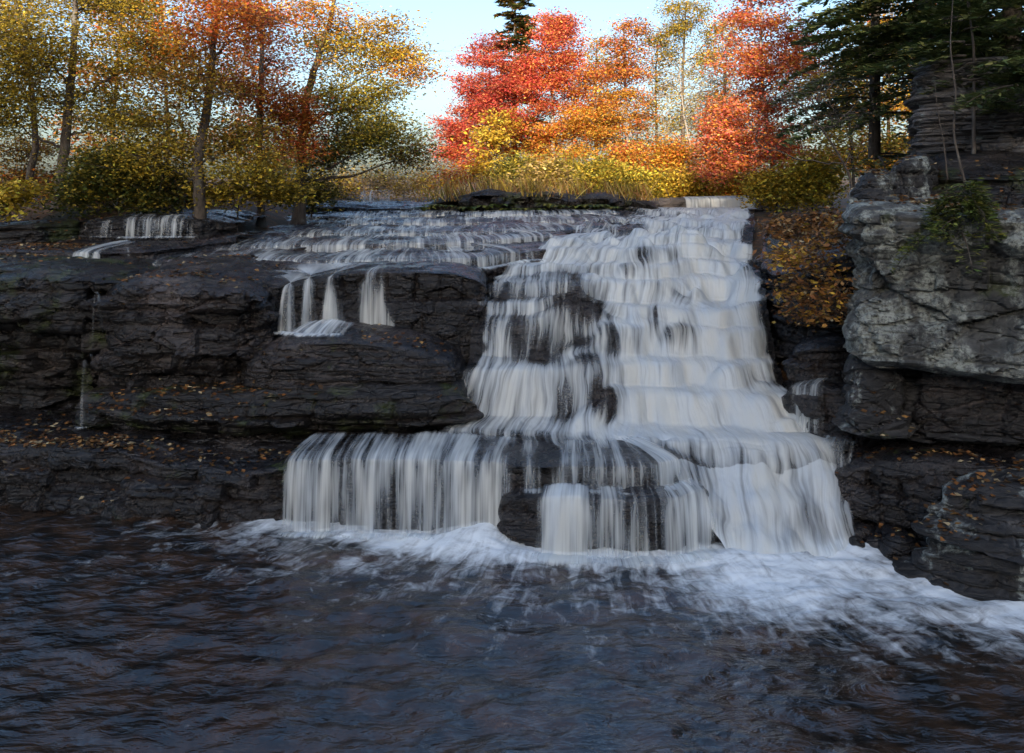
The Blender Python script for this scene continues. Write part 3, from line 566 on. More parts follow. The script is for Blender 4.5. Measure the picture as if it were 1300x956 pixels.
def cascade(seed=5, nq=520, nv=980):
    q = np.linspace(0, 1, nq)
    def samp(a):
        Wp = np.array([P(*t) for t in a]); l = np.r_[0, np.cumsum(np.linalg.norm(np.diff(Wp[:, :2], axis=0), axis=1))]; l /= l[-1]
        return smooth(np.stack([np.interp(q, l, Wp[:, c]) for c in range(3)], 1), 9)
    A = np.stack([samp(WS[k]) for k in (9, 7, 6, 5, 4, 3, 1, 0, -1)], 1)
    v = np.r_[0, np.cumsum(np.linalg.norm(np.diff(A.mean(0)[:, :2], axis=0), axis=1))]
    dens = np.interp(np.linspace(0, v[-1], 400), [0, v[2], v[3], v[-1]], [.35, .5, 1, 1]); cd = np.r_[0, np.cumsum(dens)]; cd /= cd[-1]
    vv_ = np.interp(np.linspace(0, 1, nv), cd, np.linspace(0, v[-1], 401))
    B = np.stack([np.stack([np.interp(vv_, v, A[i_, :, c]) for c in range(3)], 1) for i_ in range(nq)])
    for c in range(2): B[:, :, c] = smooth(B[:, :, c].T, 31).T
    B[:, :, 2] = smooth(B[:, :, 2].T, 9).T
    X, Y, H = B[:, :, 0], B[:, :, 1], B[:, :, 2]; Q = q[:, None] + 0 * X
    px = 650 + F * X / Y; py = HY + F * (CH - H) / Y
    m = sstep(.30, .48, Q); m = np.where(Y > 16.6, 1.0, m)
    n_ = fbm(np.stack([X * 1.05, Y * .9, 0 * X], -1), 3, seed + 3) + .40 * np.abs(fbm(np.stack([X * 1.9, Y * 1.3, 0 * X], -1), 2, seed + 4)) - .1
    amp = np.interp(H, [0, .4, 1.2, 1.8], [0, .4, .5, .75]) * np.interp(Y, [11, 17, 22, 31], [1, 1, .55, .25])
    hump = 0 * X; dcv = 0 * X
    for (sx, sy, rx, ry, dc, dh) in SPOTS:
        g_ = np.exp(-((px - sx) / rx) ** 2 - ((py - sy) / ry) ** 2); hump += dh * g_; dcv += dc * np.exp(-(((px - sx) / rx) ** 2 + ((py - sy) / ry) ** 2) ** 1.5)
    HL = terrace(H + .10 * n_ , [-.5, .0, .5, 1.12, 2.0, 2.72, 2.97, 3.26, 3.66, 4.0, 4.27, 4.4, 4.7])
    HR = terrace(np.clip(H + amp * n_, -.02, 4.72), [-.5, -.03, .42, .80, 1.10, 1.62, 2.0, 2.52, 2.80, 3.24, 3.5, 3.82, 4.02, 4.2, 4.42, 4.75], .42)
    lowl = (Y < 13.3) & (H > .95); T = HL * (1 - m) + HR * m
    T = np.where(lowl, np.minimum(T, 1.16), T) + hump
    T = np.where(H < 1.15, .55 * np.minimum(H, 1.16) + .45 * T, T); T = smooth(smooth(smooth(smooth(T.T, 9).T, 7), 5), 3)
    rise_ = np.gradient(T, axis=1) / (np.hypot(np.gradient(X, axis=1), np.gradient(Y, axis=1)) + 1e-6); steep = np.clip(-rise_ / 1.2, 0, 1)
    arc = np.cumsum(np.sqrt(np.gradient(X, axis=1) ** 2 + np.gradient(Y, axis=1) ** 2 + np.gradient(T, axis=1) ** 2), axis=1)
    fct = facets(np.stack([X * 1.6, Y * 1.8, T * 1.5], -1), seed + 21)
    R = np.stack([X, Y + .05, T - .10 + .08 * fct], -1)[::2, ::2]
    rock = mesh_obj('riverbed', R, grid_faces(R.shape[0], R.shape[1]), M['wet'], smooth_shade=False); tag(rock, 'stepped wet rock bed beneath the main cascade', kind='structure')
    lowr = sstep(1.25, .9, H) * sstep(-.05, .25, H)
    T = T + lowr * (.16 * fbm(np.stack([X * 2.0, Y * 1.1, 0 * X], -1), 3, seed + 61) + .10 * np.abs(fbm(np.stack([X * 4.5, Y * 1.3, 0 * X], -1), 3, seed + 62)))
    soft = fbm(np.stack([X * 3.2, Y * 2.2, T * 1.5], -1), 4, seed + 7)
    W = np.stack([X, Y - .035 * steep - .03 * soft, T + .03 + .045 * soft], -1)
    cv = np.interp(q, [0, .08, .3, .45, .6, .8, .93, 1], [.54, .68, .68, .74, .86, .92, .86, .58])[:, None] + np.interp(Y, [11, 16.5, 20, 26, 31], [0, 0, -.04, -.08, -.1])
    cv = cv + dcv + .10 * (1 - steep) * m - .06 * (1 - steep) * (1 - m) + .22 * fbm(np.stack([X * 1.1, Y * 1.2, T], -1), 3, seed + 10)
    cv = cv - lowr * (.16 + .25 * fbm(np.stack([X * 2.6, Y * .8, 0 * X], -1), 3, seed + 63))
    em = np.minimum(Q, 1 - Q) * 5.6 + .34 * fbm(np.stack([X * 1.3, Y * 1.8, T * 2.2], -1), 3, seed + 9)
    tail = np.interp(vv_, [v[-2] - .1, v[-1] - .05], [1, 0])[None]; tail = np.where(H > .9, tail, 1.0)
    cv = cv * sstep(-.02, .32, em) * np.maximum(tail, 0)
    ug = Q * 5.6 + .12 * fbm(np.stack([X * 1.6, Y * 1.3, T * 1.5], -1), 3, seed + 11)
    o_ = mesh_obj('waterfall', W, grid_faces(nq, nv), M['white'], uv=np.stack([ug, arc], -1).reshape(-1, 2), attrs={'cov': np.clip(cv, 0, 1.2).ravel()})
    return tag(o_, 'broad silky white main cascade tumbling down irregular rock steps into the pool', 'waterfall')
cascade()
fall('waterfall', 'fine white strands slipping off the cascade edge beside the black shoulder rock', [(1000, 490, 13.55), (1030, 486, 13.25), (1060, 488, 13.0)], 1.0, back=.4, reach=.1, run=.3, cover=[.7, .5, .34], seed=34, lump=.03)
fall('waterfall', 'thin side drips beside the cliff foot', [(1030, 562, 12.75), (1070, 570, 12.5), (1092, 576, 12.4)], .1, back=.5, reach=.15, run=.3, cover=[.6, .52, .45, .3], seed=35, lump=.03)
# slender falls in the left recess
def jet(name, label, a, b, d, wdt, cover, seed, group=None, back=1.4, reach=.15, run=.16):
    (x0, y0), (x1, y1) = a, b
    zb_ = P(x1, y1, d)[2]
    return fall(name, label, [(x0 - wdt * .8, y0 + 1, d + .10), (x0, y0, d - .06), (x0 + wdt * .8, y0 + 1, d + .10)], zb_, back=back, slope=.10, nwin=.1, reach=reach, run=run, cover=cover, seed=seed, lump=.03, step=.015, edge=wdt * d / F * .95, group=group)
jet('waterfall', 'slim white spout on the block side of the recess', (368, 360), (376, 424), 14.75, 11, .5, 50)
jet('waterfall', 'central spout splashing onto the flat-topped slab', (392, 352), (402, 420), 14.8, 15, .62, 51)
jet('waterfall', 'curving wide spout next to the central one', (422, 350), (420, 418), 14.8, 18, .55, 52)
fall('waterfall', 'hair-thin veil dropping down the dark recess wall', [(452, 345, 15.0), (480, 343, 14.9), (508, 343, 14.9)], 2.45, back=.8, reach=.08, run=.2, cover=[.3, .46, .42, .48, .36, .2], seed=53, lump=.02)
fall('waterfall', 'splash spreading below the slender spouts', [(356, 424, 14.3), (385, 421, 14.0), (410, 421, 13.9), (452, 428, 13.85)], 2.58, back=.6, reach=.1, run=.3, cover=[.3, .6, .75, .62, .3], seed=54, lump=.03, slope=.2)
jet('waterfall', 'faint trickle running down the end of the mossy wall', (124, 372), (108, 455), 14.15, 6, .34, 55, back=.1, reach=.05, run=.06)
jet('waterfall', 'faint lower trickle splashing on the leafy bed', (107, 455), (100, 545), 14.0, 5, .24, 56, back=.1, reach=.05, run=.1)
fall('waterfall', 'little split falls off the small ledge beneath the trees', [(104, 282, 19.0), (170, 275, 18.8), (258, 277, 19.1)], 3.95, back=.8, reach=.2, run=.5, cover=[.3, .1, .36, .1, .32, .42, .3, .44, .3, .25], seed=57, lump=.05)
fall('waterfall', 'small white tumble over the leaf-strewn stony step', [(76, 321, 16.7), (110, 318, 16.6), (138, 320, 16.5)], 3.45, back=1.5, reach=.12, run=.3, cover=[.5, .66, .6], seed=58, lump=.04, slope=.08)
fall('waterfall', 'narrow chute beside the small white tumble', [(150, 318, 16.7), (180, 314, 16.9)], 3.5, back=1.5, reach=.12, run=.3, cover=[.5, .6], seed=59, lump=.04, slope=.08)
# films on the slabs
for i, (k, cv) in enumerate([('a', [.1, .36, .5, .40, .52, .44, .5, .46]), ('b', [.1, .3, .46, .5, .42, .5, .46, .52]), ('c', [.05, .2, .42, .48, .5, .46, .5, .56]), ('d', [.0, .1, .42, .54, .5, .56, .52, .58]), ('e', [.0, .1, .50, .60, .56, .62, .60, .62]), ('f', [.0, .0, .1, .5])]):
    lp = [(x, y - .6, d - .03) for x, y, d in SL[k][0]]
    zn = [P(*a)[2] - (.24 if k in 'abc' else .2) for a in lp]
    fall('waterfall', 'thin water film dripping off the ' + SL[k][3], lp, zn, back=2.0 if k != 'f' else 1.0, reach=.1, run=.5, cover=[c - .05 for c in cv], seed=110 + i, lump=.12, slope=.04, group='films of water on the slabs', lift=.06)
fall('waterfall', 'pale little fall between the fern bank and the dark layered slab', [(452, 244, 31), (475, 243, 31), (505, 243, 31)], 4.2, back=1, reach=.3, run=.6, cover=[.35, .45, .4], seed=130, lump=.08)
fall('waterfall', 'sunlit white weir above the brink', [(865, 252, 32.6), (910, 251, 32.6), (960, 250, 32.6)], 4.35, back=1, reach=.3, run=1.2, cover=[.7, .86, .8], seed=131, lump=.08)

# ================================================================== TREES
GL, GC = 'autumn trees on the near bank', 'autumn trees upstream'
tree('maple_tree', 'olive-yellow maple with a grey forked trunk beside the dark green shrub', 'tree', [(73, 262), (76, 200), (86, 120), (96, 40), (100, -70)], 21, .15,
     [(60, 60, 80, 45, 34), (15, 140, 55, 36, 18), (125, 130, 85, 34, 26), (170, 60, 60, 45, 22), (100, -20, 110, 45, 34), (190, 165, 55, 20, 12), (40, 100, 50, 30, 14)], ('olive', 'yellow', 'olive'), leaf=0.084, per=248, seed=11, group=GL)
tree('maple_tree', 'slender leaning yellow-brown tree at the bank edge beyond the forked maple', 'tree', [(28, 245), (42, 190), (38, 100), (18, 20), (10, -60)], 23, .11,
     [(0, 30, 60, 60, 22), (20, 110, 40, 30, 10), (0, 190, 50, 25, 12), (40, -40, 60, 40, 16)], ('olive', 'brown', 'gold'), leaf=0.084, per=263, seed=12, group=GL)
tree('maple_tree', 'tall orange and yellow maple with a dark straight trunk at the bank edge', 'tree', [(256, 270), (258, 200), (263, 120), (272, 40), (286, -60)], 20, .16,
     [(230, 60, 55, 45, 18, ('orange', 'gold')), (310, 28, 65, 36, 24, ('orange', 'redorange')), (290, 180, 75, 32, 22, ('olive', 'gold')), (215, 200, 55, 28, 16, ('olive', 'yellow')), (320, 222, 55, 20, 14, ('olive', 'yellow')), (255, 120, 65, 40, 18, ('gold', 'olive', 'brown')), (240, -20, 90, 40, 26, ('orange', 'gold'))], ('orange', 'gold'), leaf=0.084, per=235, seed=13, group=GL)
tree('maple_tree', 'flame-orange maple with drooping low sprays between the yellow maple and the round oak', 'tree', [(332, 252), (331, 150), (336, 60), (330, -50)], 23, .12,
     [(345, 125, 50, 26, 20), (350, 165, 50, 30, 18), (375, 140, 26, 14, 8), (310, 20, 60, 34, 20), (330, 70, 45, 30, 12), (300, 100, 45, 30, 12), (370, 190, 40, 20, 10)], ('redorange', 'orange'), leaf=0.084, per=223, seed=14, group=GL)
tree('oak_tree', 'golden-topped green oak leaning over the river with long arched limbs', 'tree', [(378, 250), (384, 190), (392, 110), (412, 50), (430, -20)], 25, .2,
     [(430, 60, 58, 40, 26, ('gold', 'ygreen')), (500, 66, 32, 24, 14, ('gold', 'yellow')), (522, 92, 14, 16, 7, ('gold', 'orange')), (452, 130, 56, 42, 34, ('ygreen', 'olive')), (484, 180, 50, 36, 34, ('green', 'olive', 'ygreen')), (420, 190, 50, 32, 26, ('green', 'ygreen')), (400, 20, 50, 32, 16, ('gold', 'orange')), (525, 195, 26, 18, 10, ('olive', 'brown')), (490, 40, 26, 16, 6, ('gold',))], ('ygreen',), leaf=0.091, per=223, seed=15, group=GL)
tree('birch_tree', 'thin tree with sparse orange leaves behind the dark green shrub', 'tree', [(140, 252), (143, 150), (150, 50), (155, -60)], 30, .09, [(140, 90, 60, 60, 20), (165, 10, 60, 50, 18), (120, 170, 50, 30, 10), (170, 190, 40, 26, 8)], ('orange', 'gold', 'brown'), leaf=.15, per=60, seed=16, group=GL, dens=1.6)
tree('birch_tree', 'thin brown-leaved tree behind the tall orange maple', 'tree', [(214, 252), (212, 150), (208, 50), (205, -60)], 32, .09, [(210, 90, 50, 60, 18), (200, 0, 60, 50, 18), (225, 180, 50, 30, 12)], ('orange', 'brown', 'gold'), leaf=.15, per=60, seed=17, group=GL, dens=1.6)
tree('birch_tree', 'thin bare-limbed tree with a few red leaves behind the flame-orange maple', 'tree', [(300, 250), (305, 150), (312, 40), (318, -40)], 33, .09, [(310, 70, 50, 50, 12), (300, 170, 50, 40, 14), (350, 200, 40, 25, 10)], ('brown', 'redorange'), leaf=.15, per=50, seed=18, group=GL, dens=1.6)
tree('shrub', 'dense dark green shrub under the yellow maples', 'shrub', [(150, 265), (150, 240), (152, 215)], 20.6, .05, [(130, 225, 48, 28, 34), (185, 232, 45, 26, 32), (155, 205, 40, 20, 20), (115, 250, 35, 14, 14), (205, 252, 30, 12, 12)], ('green', 'green', 'olive'), leaf=.10, per=150, seed=19, sig=(.3, .3, .2))
tree('shrub', 'low bright yellow sapling at the edge of the leafy bank', 'shrub', [(10, 285), (8, 262), (6, 240)], 18.5, .03, [(10, 245, 30, 12, 12), (-10, 262, 30, 12, 10), (28, 240, 14, 6, 4)], ('yellow',), leaf=.11, per=80, seed=20, sig=(.25, .25, .1))
tree('shrub', 'low yellow sprays at the foot of the orange maples', 'shrub', [(300, 268), (300, 250), (305, 235)], 20.8, .03, [(285, 248, 30, 12, 14), (335, 238, 40, 14, 18), (365, 246, 25, 8, 8)], ('olive', 'yellow'), leaf=.11, per=90, seed=21, sig=(.3, .3, .12))
for i, (x, y, rx, ry, pal, lab) in enumerate([(425, 236, 34, 16, ('tan', 'yellow'), 'pale yellow shrub behind the leaning oak'), (468, 230, 34, 18, ('tan', 'tan'), 'straw-coloured twiggy shrub above the pale little fall'), (512, 228, 34, 20, ('tan', 'yellow', 'tan'), 'sunlit straw shrub in the gap of sky'), (556, 226, 30, 24, ('tan', 'yellow', 'orange'), 'straw and orange shrub at the foot of the crimson maple')]):
    tree('shrub', lab, 'shrub', [(x, 254), (x + 2, y), (x + 3, y - ry)], 36 + i, .04, [(x - rx * .4, y, rx * .7, ry * .9, 14), (x + rx * .4, y + 2, rx * .7, ry * .8, 14)], pal, leaf=.13, per=70, seed=22 + i, sig=(.4, .4, .3), barkm='palebark', group='sunlit riverside shrubs')
tree('maple_tree', 'crimson maple standing at the open gap of sky', 'tree', [(622, 250), (618, 190), (614, 130), (612, 60)], 42, .12, [(600, 150, 42, 34, 34), (612, 100, 36, 32, 26), (590, 200, 32, 32, 28, ('crimson', 'redorange')), (640, 130, 34, 38, 24), (618, 60, 22, 18, 7), (650, 180, 30, 32, 18, ('orange', 'yellow', 'redorange')), (575, 165, 18, 25, 10)], ('crimson', 'crimson', 'pink'), leaf=0.122, per=325, seed=30, group=GC, bs=1.3, barkm='palebark', sig=(.40, .40, .17))
tree('maple_sapling', 'bright yellow sapling in front of the crimson maple', 'tree', [(630, 250), (628, 210), (626, 170)], 39, .05, [(622, 180, 22, 22, 14), (618, 212, 26, 14, 14), (632, 155, 14, 14, 6)], ('yellow', 'gold', 'yellow'), leaf=.17, per=90, seed=31, sig=(.4, .4, .18))
tree('maple_tree', 'scarlet-topped maple with a fiery orange lower crown', 'tree', [(705, 250), (702, 180), (700, 110), (704, 30)], 41, .14, [(700, 60, 36, 36, 34, ('crimson', 'redorange', 'pink')), (690, 110, 46, 30, 34, ('redorange', 'crimson')), (735, 110, 32, 34, 24, ('redorange', 'orange')), (700, 160, 50, 26, 34, ('orange', 'gold', 'redorange')), (750, 155, 34, 30, 24, ('orange', 'gold')), (665, 100, 18, 25, 10, ('crimson',)), (705, 25, 18, 14, 8, ('crimson', 'redorange')), (720, 205, 40, 22, 20, ('gold', 'orange'))], ('redorange',), leaf=0.122, per=325, seed=32, group=GC, bs=1.3, barkm='palebark', sig=(.40, .40, .17))
tree('maple_tree', 'loose orange maple with the sky showing through, beside the scarlet-topped one', 'tree', [(796, 250), (796, 180), (794, 110), (792, 25)], 45, .12, [(795, 60, 28, 28, 16), (780, 100, 32, 28, 16), (810, 110, 26, 34, 14), (800, 150, 30, 24, 12), (775, 140, 24, 24, 10, ('gold', 'orange')), (800, 30, 18, 14, 6)], ('orange', 'redorange', 'brown'), leaf=0.137, per=201, seed=33, group=GC, bs=1.3, barkm='palebark', sig=(.40, .40, .17))
tree('oak_tree', 'tall olive oak behind the bare tan tree', 'tree', [(868, 250), (866, 170), (868, 90), (872, 0)], 50, .16, [(868, 25, 38, 28, 26), (840, 60, 20, 28, 10), (900, 50, 36, 34, 20), (880, 110, 46, 44, 26), (850, 150, 34, 40, 16), (910, 150, 36, 40, 18)], ('ygreen', 'olive', 'gold'), leaf=0.129, per=217, seed=34, group=GC, bs=1.3, sig=(.42, .42, .2))
tree('birch_tree', 'nearly bare tan tree with pale branching stems', 'tree', [(888, 252), (880, 200), (870, 150), (862, 90)], 37, .09, [(860, 110, 45, 45, 26), (910, 100, 40, 50, 24), (885, 150, 50, 34, 20), (845, 170, 24, 34, 10), (925, 160, 24, 30, 8), (935, 60, 26, 34, 10)], ('tan', 'tan', 'ygreen'), leaf=.10, per=26, seed=35, group=GC, barkm='palebark', twig=.02, sig=(.55, .55, .4))
tree('maple_tree', 'rose-red maple reaching out over the river beside the dark hemlocks', 'tree', [(985, 255), (978, 190), (968, 120), (965, 0)], 31, .12, [(965, 30, 44, 46, 34), (950, 100, 42, 34, 30), (960, 165, 48, 30, 36), (990, 200, 40, 26, 24), (930, 185, 30, 26, 20), (915, 150, 24, 16, 9), (925, 215, 24, 18, 10), (1000, 110, 36, 50, 26), (985, -30, 50, 30, 20), (1020, 60, 30, 50, 18)], ('pink', 'redorange', 'pink', 'orange'), leaf=0.114, per=211, seed=36, group=GC, bs=1.3, barkm='palebark', sig=(.36, .36, .15))
tree('maple_tree', 'amber maple filling the gap behind the scarlet-topped maple', 'tree', [(758, 250), (757, 180), (756, 110), (758, 50)], 50, .12, [(752, 90, 30, 34, 18), (768, 140, 34, 34, 20), (745, 170, 34, 28, 16), (780, 185, 30, 24, 12), (758, 60, 16, 16, 5)], ('orange', 'gold', 'yellow', 'ygreen'), leaf=.14, per=130, seed=37, group=GC, bs=1.15, sig=(.42, .42, .2))
tree('oak_tree', 'bronze oak rising behind the pale branching stems', 'tree', [(836, 250), (834, 180), (832, 110), (836, 40)], 54, .14, [(836, 80, 28, 36, 16), (825, 140, 32, 36, 18), (850, 190, 36, 28, 16), (815, 190, 26, 26, 10)], ('gold', 'brown', 'olive', 'orange'), leaf=.15, per=120, seed=38, group=GC, bs=1.15, sig=(.42, .42, .2))
tree('maple_tree', 'russet-green maple between the pale branching stems and the rose-red maple', 'tree', [(926, 250), (924, 190), (920, 120), (924, 40)], 42, .12, [(920, 90, 28, 40, 16), (930, 150, 32, 34, 16), (905, 190, 30, 26, 14), (940, 200, 30, 24, 12), (935, 40, 22, 26, 8)], ('orange', 'ygreen', 'redorange', 'gold'), leaf=.13, per=120, seed=39, group=GC, bs=1.15, sig=(.4, .4, .18))
# low undergrowth upstream
sh = [(655, 225, 28, 24, ('green', 'olive', 'ygreen'), 'dusky green shrub at the bank edge under the crimson maple', 35), (690, 228, 26, 22, ('tan', 'olive'), 'tawny grass-like shrub on the fern bank', 33), (725, 222, 32, 26, ('ygreen', 'olive'), 'olive shrub between the tawny and the bright green ones', 36), (765, 226, 34, 22, ('ygreen', 'ygreen', 'yellow'), 'bright yellow-green shrub behind the fern bank', 35),
      (800, 205, 36, 24, ('orange', 'redorange', 'gold'), 'flaming orange shrub below the loose orange maple', 38), (815, 232, 34, 16, ('ygreen', 'yellow'), 'low lime shrub at the pale ledge', 35), (850, 205, 32, 30, ('orange', 'orange', 'gold'), 'tall orange shrub beside the pale stems', 37), (858, 234, 32, 14, ('yellow', 'gold'), 'low golden shrub at the pale ledge', 35.5), (905, 222, 36, 22, ('orange', 'gold', 'tan'), 'tangerine shrub over the sunlit weir', 36), (940, 232, 32, 16, ('orange', 'yellow'), 'low amber shrub next to the sunlit weir', 35),
      (985, 236, 32, 14, ('ygreen', 'yellow'), 'yellow-green shrub under the rose-red maple', 30), (1030, 226, 34, 22, ('yellow', 'ygreen'), 'bright yellow shrub behind the bare fanning stems', 29)]
for i, (x, y, rx, ry, pal, lab, d) in enumerate(sh):
    tree('shrub', lab, 'shrub', [(x, 255), (x + 2, y), (x + 3, y - ry)], d, .04, [(x - rx * .45, y + 3, rx * .6, ry * .8, 13), (x + rx * .45, y + 3, rx * .6, ry * .8, 13), (x, y - ry * .35, rx * .55, ry * .6, 10), (x, 244, rx, 6, 10)], pal, leaf=.13, per=170, seed=50 + i, sig=(.36, .36, .26), group='sunlit riverside shrubs')
for i, (x, y, rx, ry, pal, lab, d) in enumerate([(20, 232, 34, 22, ('brown', 'orange', 'olive'), 'russet shrub between the leaning tree and the forked maple', 25), (95, 240, 30, 20, ('brown', 'orange'), 'rust-brown shrub at the foot of the forked maple', 24), (228, 242, 28, 22, ('brown', 'olive'), 'dull brown shrub beside the trunk of the tall orange maple', 23.5), (395, 244, 30, 12, ('green', 'olive'), 'low dark shrub at the foot of the leaning oak', 26)]):
    tree('shrub', lab, 'shrub', [(x, 258), (x + 2, y), (x + 3, y - ry)], d, .04, [(x - rx * .45, y + 3, rx * .6, ry * .8, 12), (x + rx * .45, y + 3, rx * .6, ry * .8, 12), (x, y - ry * .35, rx * .55, ry * .6, 8)], pal, leaf=.11, per=130, seed=90 + i, sig=(.32, .32, .2), group='shaded bank shrubs')
tree('maple_sapling', 'golden maple crown lit behind the slender hemlock', 'tree', [(1130, 245), (1128, 180), (1130, 90), (1135, -20)], 36, .10, [(1130, 60, 60, 50, 24), (1180, 100, 60, 40, 20), (1150, 150, 60, 40, 20), (1140, 0, 60, 40, 16), (1070, 130, 50, 50, 24), (1090, 200, 60, 34, 26), (1150, 205, 50, 30, 18)], ('yellow', 'gold', 'orange'), leaf=.15, per=180, seed=74, sig=(.5, .5, .22))
tree('maple_sapling', 'backlit yellow sapling between the hemlocks', 'tree', [(1085, 250), (1080, 190), (1075, 110), (1080, 40)], 28, .06, [(1060, 110, 40, 34, 16), (1100, 140, 44, 34, 18), (1070, 180, 40, 24, 14), (1130, 190, 40, 26, 14), (1110, 60, 40, 40, 14)], ('yellow', 'ygreen', 'gold'), leaf=.14, per=80, seed=70, sig=(.4, .4, .18))
tree('shrub', 'leafless dark shrub fanning its long stems over the river from the cliff brink', 'shrub', [(1092, 262), (1078, 215), (1045, 165), (985, 100)], 14.6, .03, [(1000, 130, 60, 40, 16), (1040, 120, 40, 60, 12), (1080, 140, 40, 60, 12), (960, 180, 40, 30, 8), (1100, 190, 30, 40, 8)], ('brown',), leaf=.06, per=6, seed=71, twig=.007, sig=(.3, .3, .25))
tree('maple_sapling', 'golden-brown maple sprays hanging over the cascade edge from the cliff', 'tree', [(1082, 400), (1060, 350), (1030, 300)], 13.0, .02, [(1030, 330, 42, 26, 26), (1050, 375, 30, 30, 20), (1010, 365, 26, 20, 12), (1020, 400, 26, 12, 8), (1060, 300, 26, 22, 12), (990, 325, 22, 12, 8, ('gold', 'brown'))], ('brown', 'litter', 'brown', 'gold'), leaf=.09, per=26, seed=72, sig=(.16, .16, .08), twig=.005)
tree('maple_sapling', 'russet maple sprays above the cascade edge under the bare shrub', 'tree', [(1075, 300), (1050, 285), (1010, 275)], 14.4, .02, [(1020, 285, 40, 12, 16), (990, 292, 30, 12, 10), (1055, 285, 25, 16, 10)], ('brown', 'litter'), leaf=.10, per=40, seed=73, sig=(.18, .18, .08), twig=.005)

def conifer(name, label, x, d, zbase, ztop, r0, spread, seed, pal=('hemlock',), low=0.0, nb=70, per=46, needle=.11, group=None, droop=.22, cat='tree'):
    r = rng(seed); bx = (x - 650) / F * d; base = np.array([bx, d, zbase - .2]); top = np.array([bx + r.normal(0, .2), d + r.normal(0, .2), ztop])
    root = empty(name, base); tag(root, label, cat, group)
    tp = path_pts([base, (base + top) / 2 + [r.normal(0, .08), 0, 0], top], 20); mesh_obj('trunk', *tube(tp, r0 * np.linspace(1.1, .12, 20), 8), M['bark'], root)
    br = Acc(); C = []; T = []
    for i in range(nb):
        k = low + (1 - low) * r.uniform(0, 1) ** .9; a = base + (top - base) * k; ln = spread * (1 - .82 * k) * r.uniform(.55, 1.15) + .15; th = r.uniform(0, 2 * np.pi)
        dv = np.array([np.cos(th), np.sin(th), 0]); e = a + dv * ln + [0, 0, -droop * ln * r.uniform(.3, 1.6)]
        pb = bez(a, a + dv * ln * .5 + [0, 0, .06 * ln], e, 8); br.add(*tube(pb, np.linspace(.012 + .010 * ln, .004, 8), 3))
        sd = np.array([-dv[1], dv[0], 0]); m = int(per * ln); t = r.uniform(.12, 1, m); p = np.stack([np.interp(t, np.linspace(0, 1, 8), pb[:, j]) for j in range(3)], 1)
        lat = r.uniform(-1, 1, m) * (.38 * ln * (1.05 - t) + .08); fwd = np.abs(lat) * .6
        p = p + sd * lat[:, None] + dv * fwd[:, None] + np.stack([0 * t, 0 * t, -.25 * np.abs(lat) + r.normal(0, .03, m)], 1)
        C.append(p); T.append(sd * np.sign(lat)[:, None] * .8 + dv * .8 + r.normal(0, .25, (m, 3)))
    mesh_obj('branch', *br.get(), M['bark'], root)
    C = np.concatenate(C); T = np.concatenate(T); T /= np.linalg.norm(T, axis=1)[:, None]; n = len(C)
    up = np.array([0, 0, 1.]) + r.normal(0, .35, (n, 3)); b = np.cross(T, up); b /= np.linalg.norm(b, axis=1)[:, None]
    s = (needle * r.uniform(.7, 1.4, n))[:, None]
    V = np.stack([C - T * s, C + b * s * .26, C + T * s, C - b * s * .26], 1).reshape(-1, 3)
    mesh_obj('crown', V, np.arange(n * 4).reshape(-1, 4), M['needle'], root, cols=np.repeat(pal_cols(pal, n, r), 4, 0), smooth_shade=False)
    return root
GH = 'dark hemlocks above the cliff'
conifer('hemlock_tree', 'dark hemlock with a stout trunk above the bedded stone wall', 1225, 17.2, 7.4, 18, .22, 3.4, 201, nb=120, per=120, group=GH)
conifer('hemlock_tree', 'dark hemlock whose trunk stands closest to the stone wall corner', 1282, 16.6, 7.4, 17, .19, 3.2, 202, nb=110, per=120, group=GH)
conifer('hemlock_tree', 'slender hemlock with sunlit gaps between its drooping boughs', 1110, 19.5, 6.0, 17, .14, 3.0, 203, nb=75, per=110, group=GH)
conifer('hemlock_tree', 'shaggy hemlock reaching over the bare fanning shrub', 1168, 18.2, 6.6, 17.5, .16, 3.4, 204, nb=85, per=120, group=GH)
conifer('hemlock_tree', 'young hemlock drooping in front of the bedded stone wall', 1236, 14.2, 5.6, 9.6, .035, 1.5, 205, nb=38, per=150, low=.25, needle=.08)
conifer('hemlock_tree', 'young hemlock bending from the wall above the dark bank', 1310, 13.2, 5.6, 9.6, .05, 1.7, 206, nb=40, per=150, low=.25, needle=.08)
conifer('hemlock_tree', 'hemlock overtopping the stone wall from behind its stout neighbour', 1250, 21, 7.4, 19, .18, 4.0, 211, nb=120, per=100, group=GH, needle=.13)
conifer('spruce_tree', 'rust-tinged dark spruce spire rising behind the crimson maple', 652, 49, 5, 18, .2, 3.2, 207, pal=('hemlock', 'green', 'brown'), nb=150, per=40, needle=.28, low=.2)
conifer('hemlock_seedling', 'bright green hemlock seedling sprawling over the lichen cliff edge', 1215, 11.5, 4.6, 5.15, .02, .75, 208, pal=('fern', 'green'), nb=42, per=220, needle=.045, droop=.5)
def sapling(name, label, pts, d, r0):
    W = path_pts([P(x, y, d + dd) for x, y, dd in pts], 18); o = mesh_obj(name, *tube(W, r0 * np.linspace(1.2, .3, 18), 7), M['bark']); return tag(o, label, 'tree')
sapling('bare_sapling', 'thin pale crooked stem rooted in the bank above the hemlock seedling', [(1225, 232, 0), (1218, 205, 0), (1210, 170, .1), (1214, 120, .2), (1206, 60, .3), (1212, -40, .3)], 12.9, .017)
sapling('bare_sapling', 'thin straight grey stem beside the crooked pale one', [(1203, 228, 0), (1198, 180, 0), (1190, 140, .1), (1186, 100, .2)], 13.3, .012)

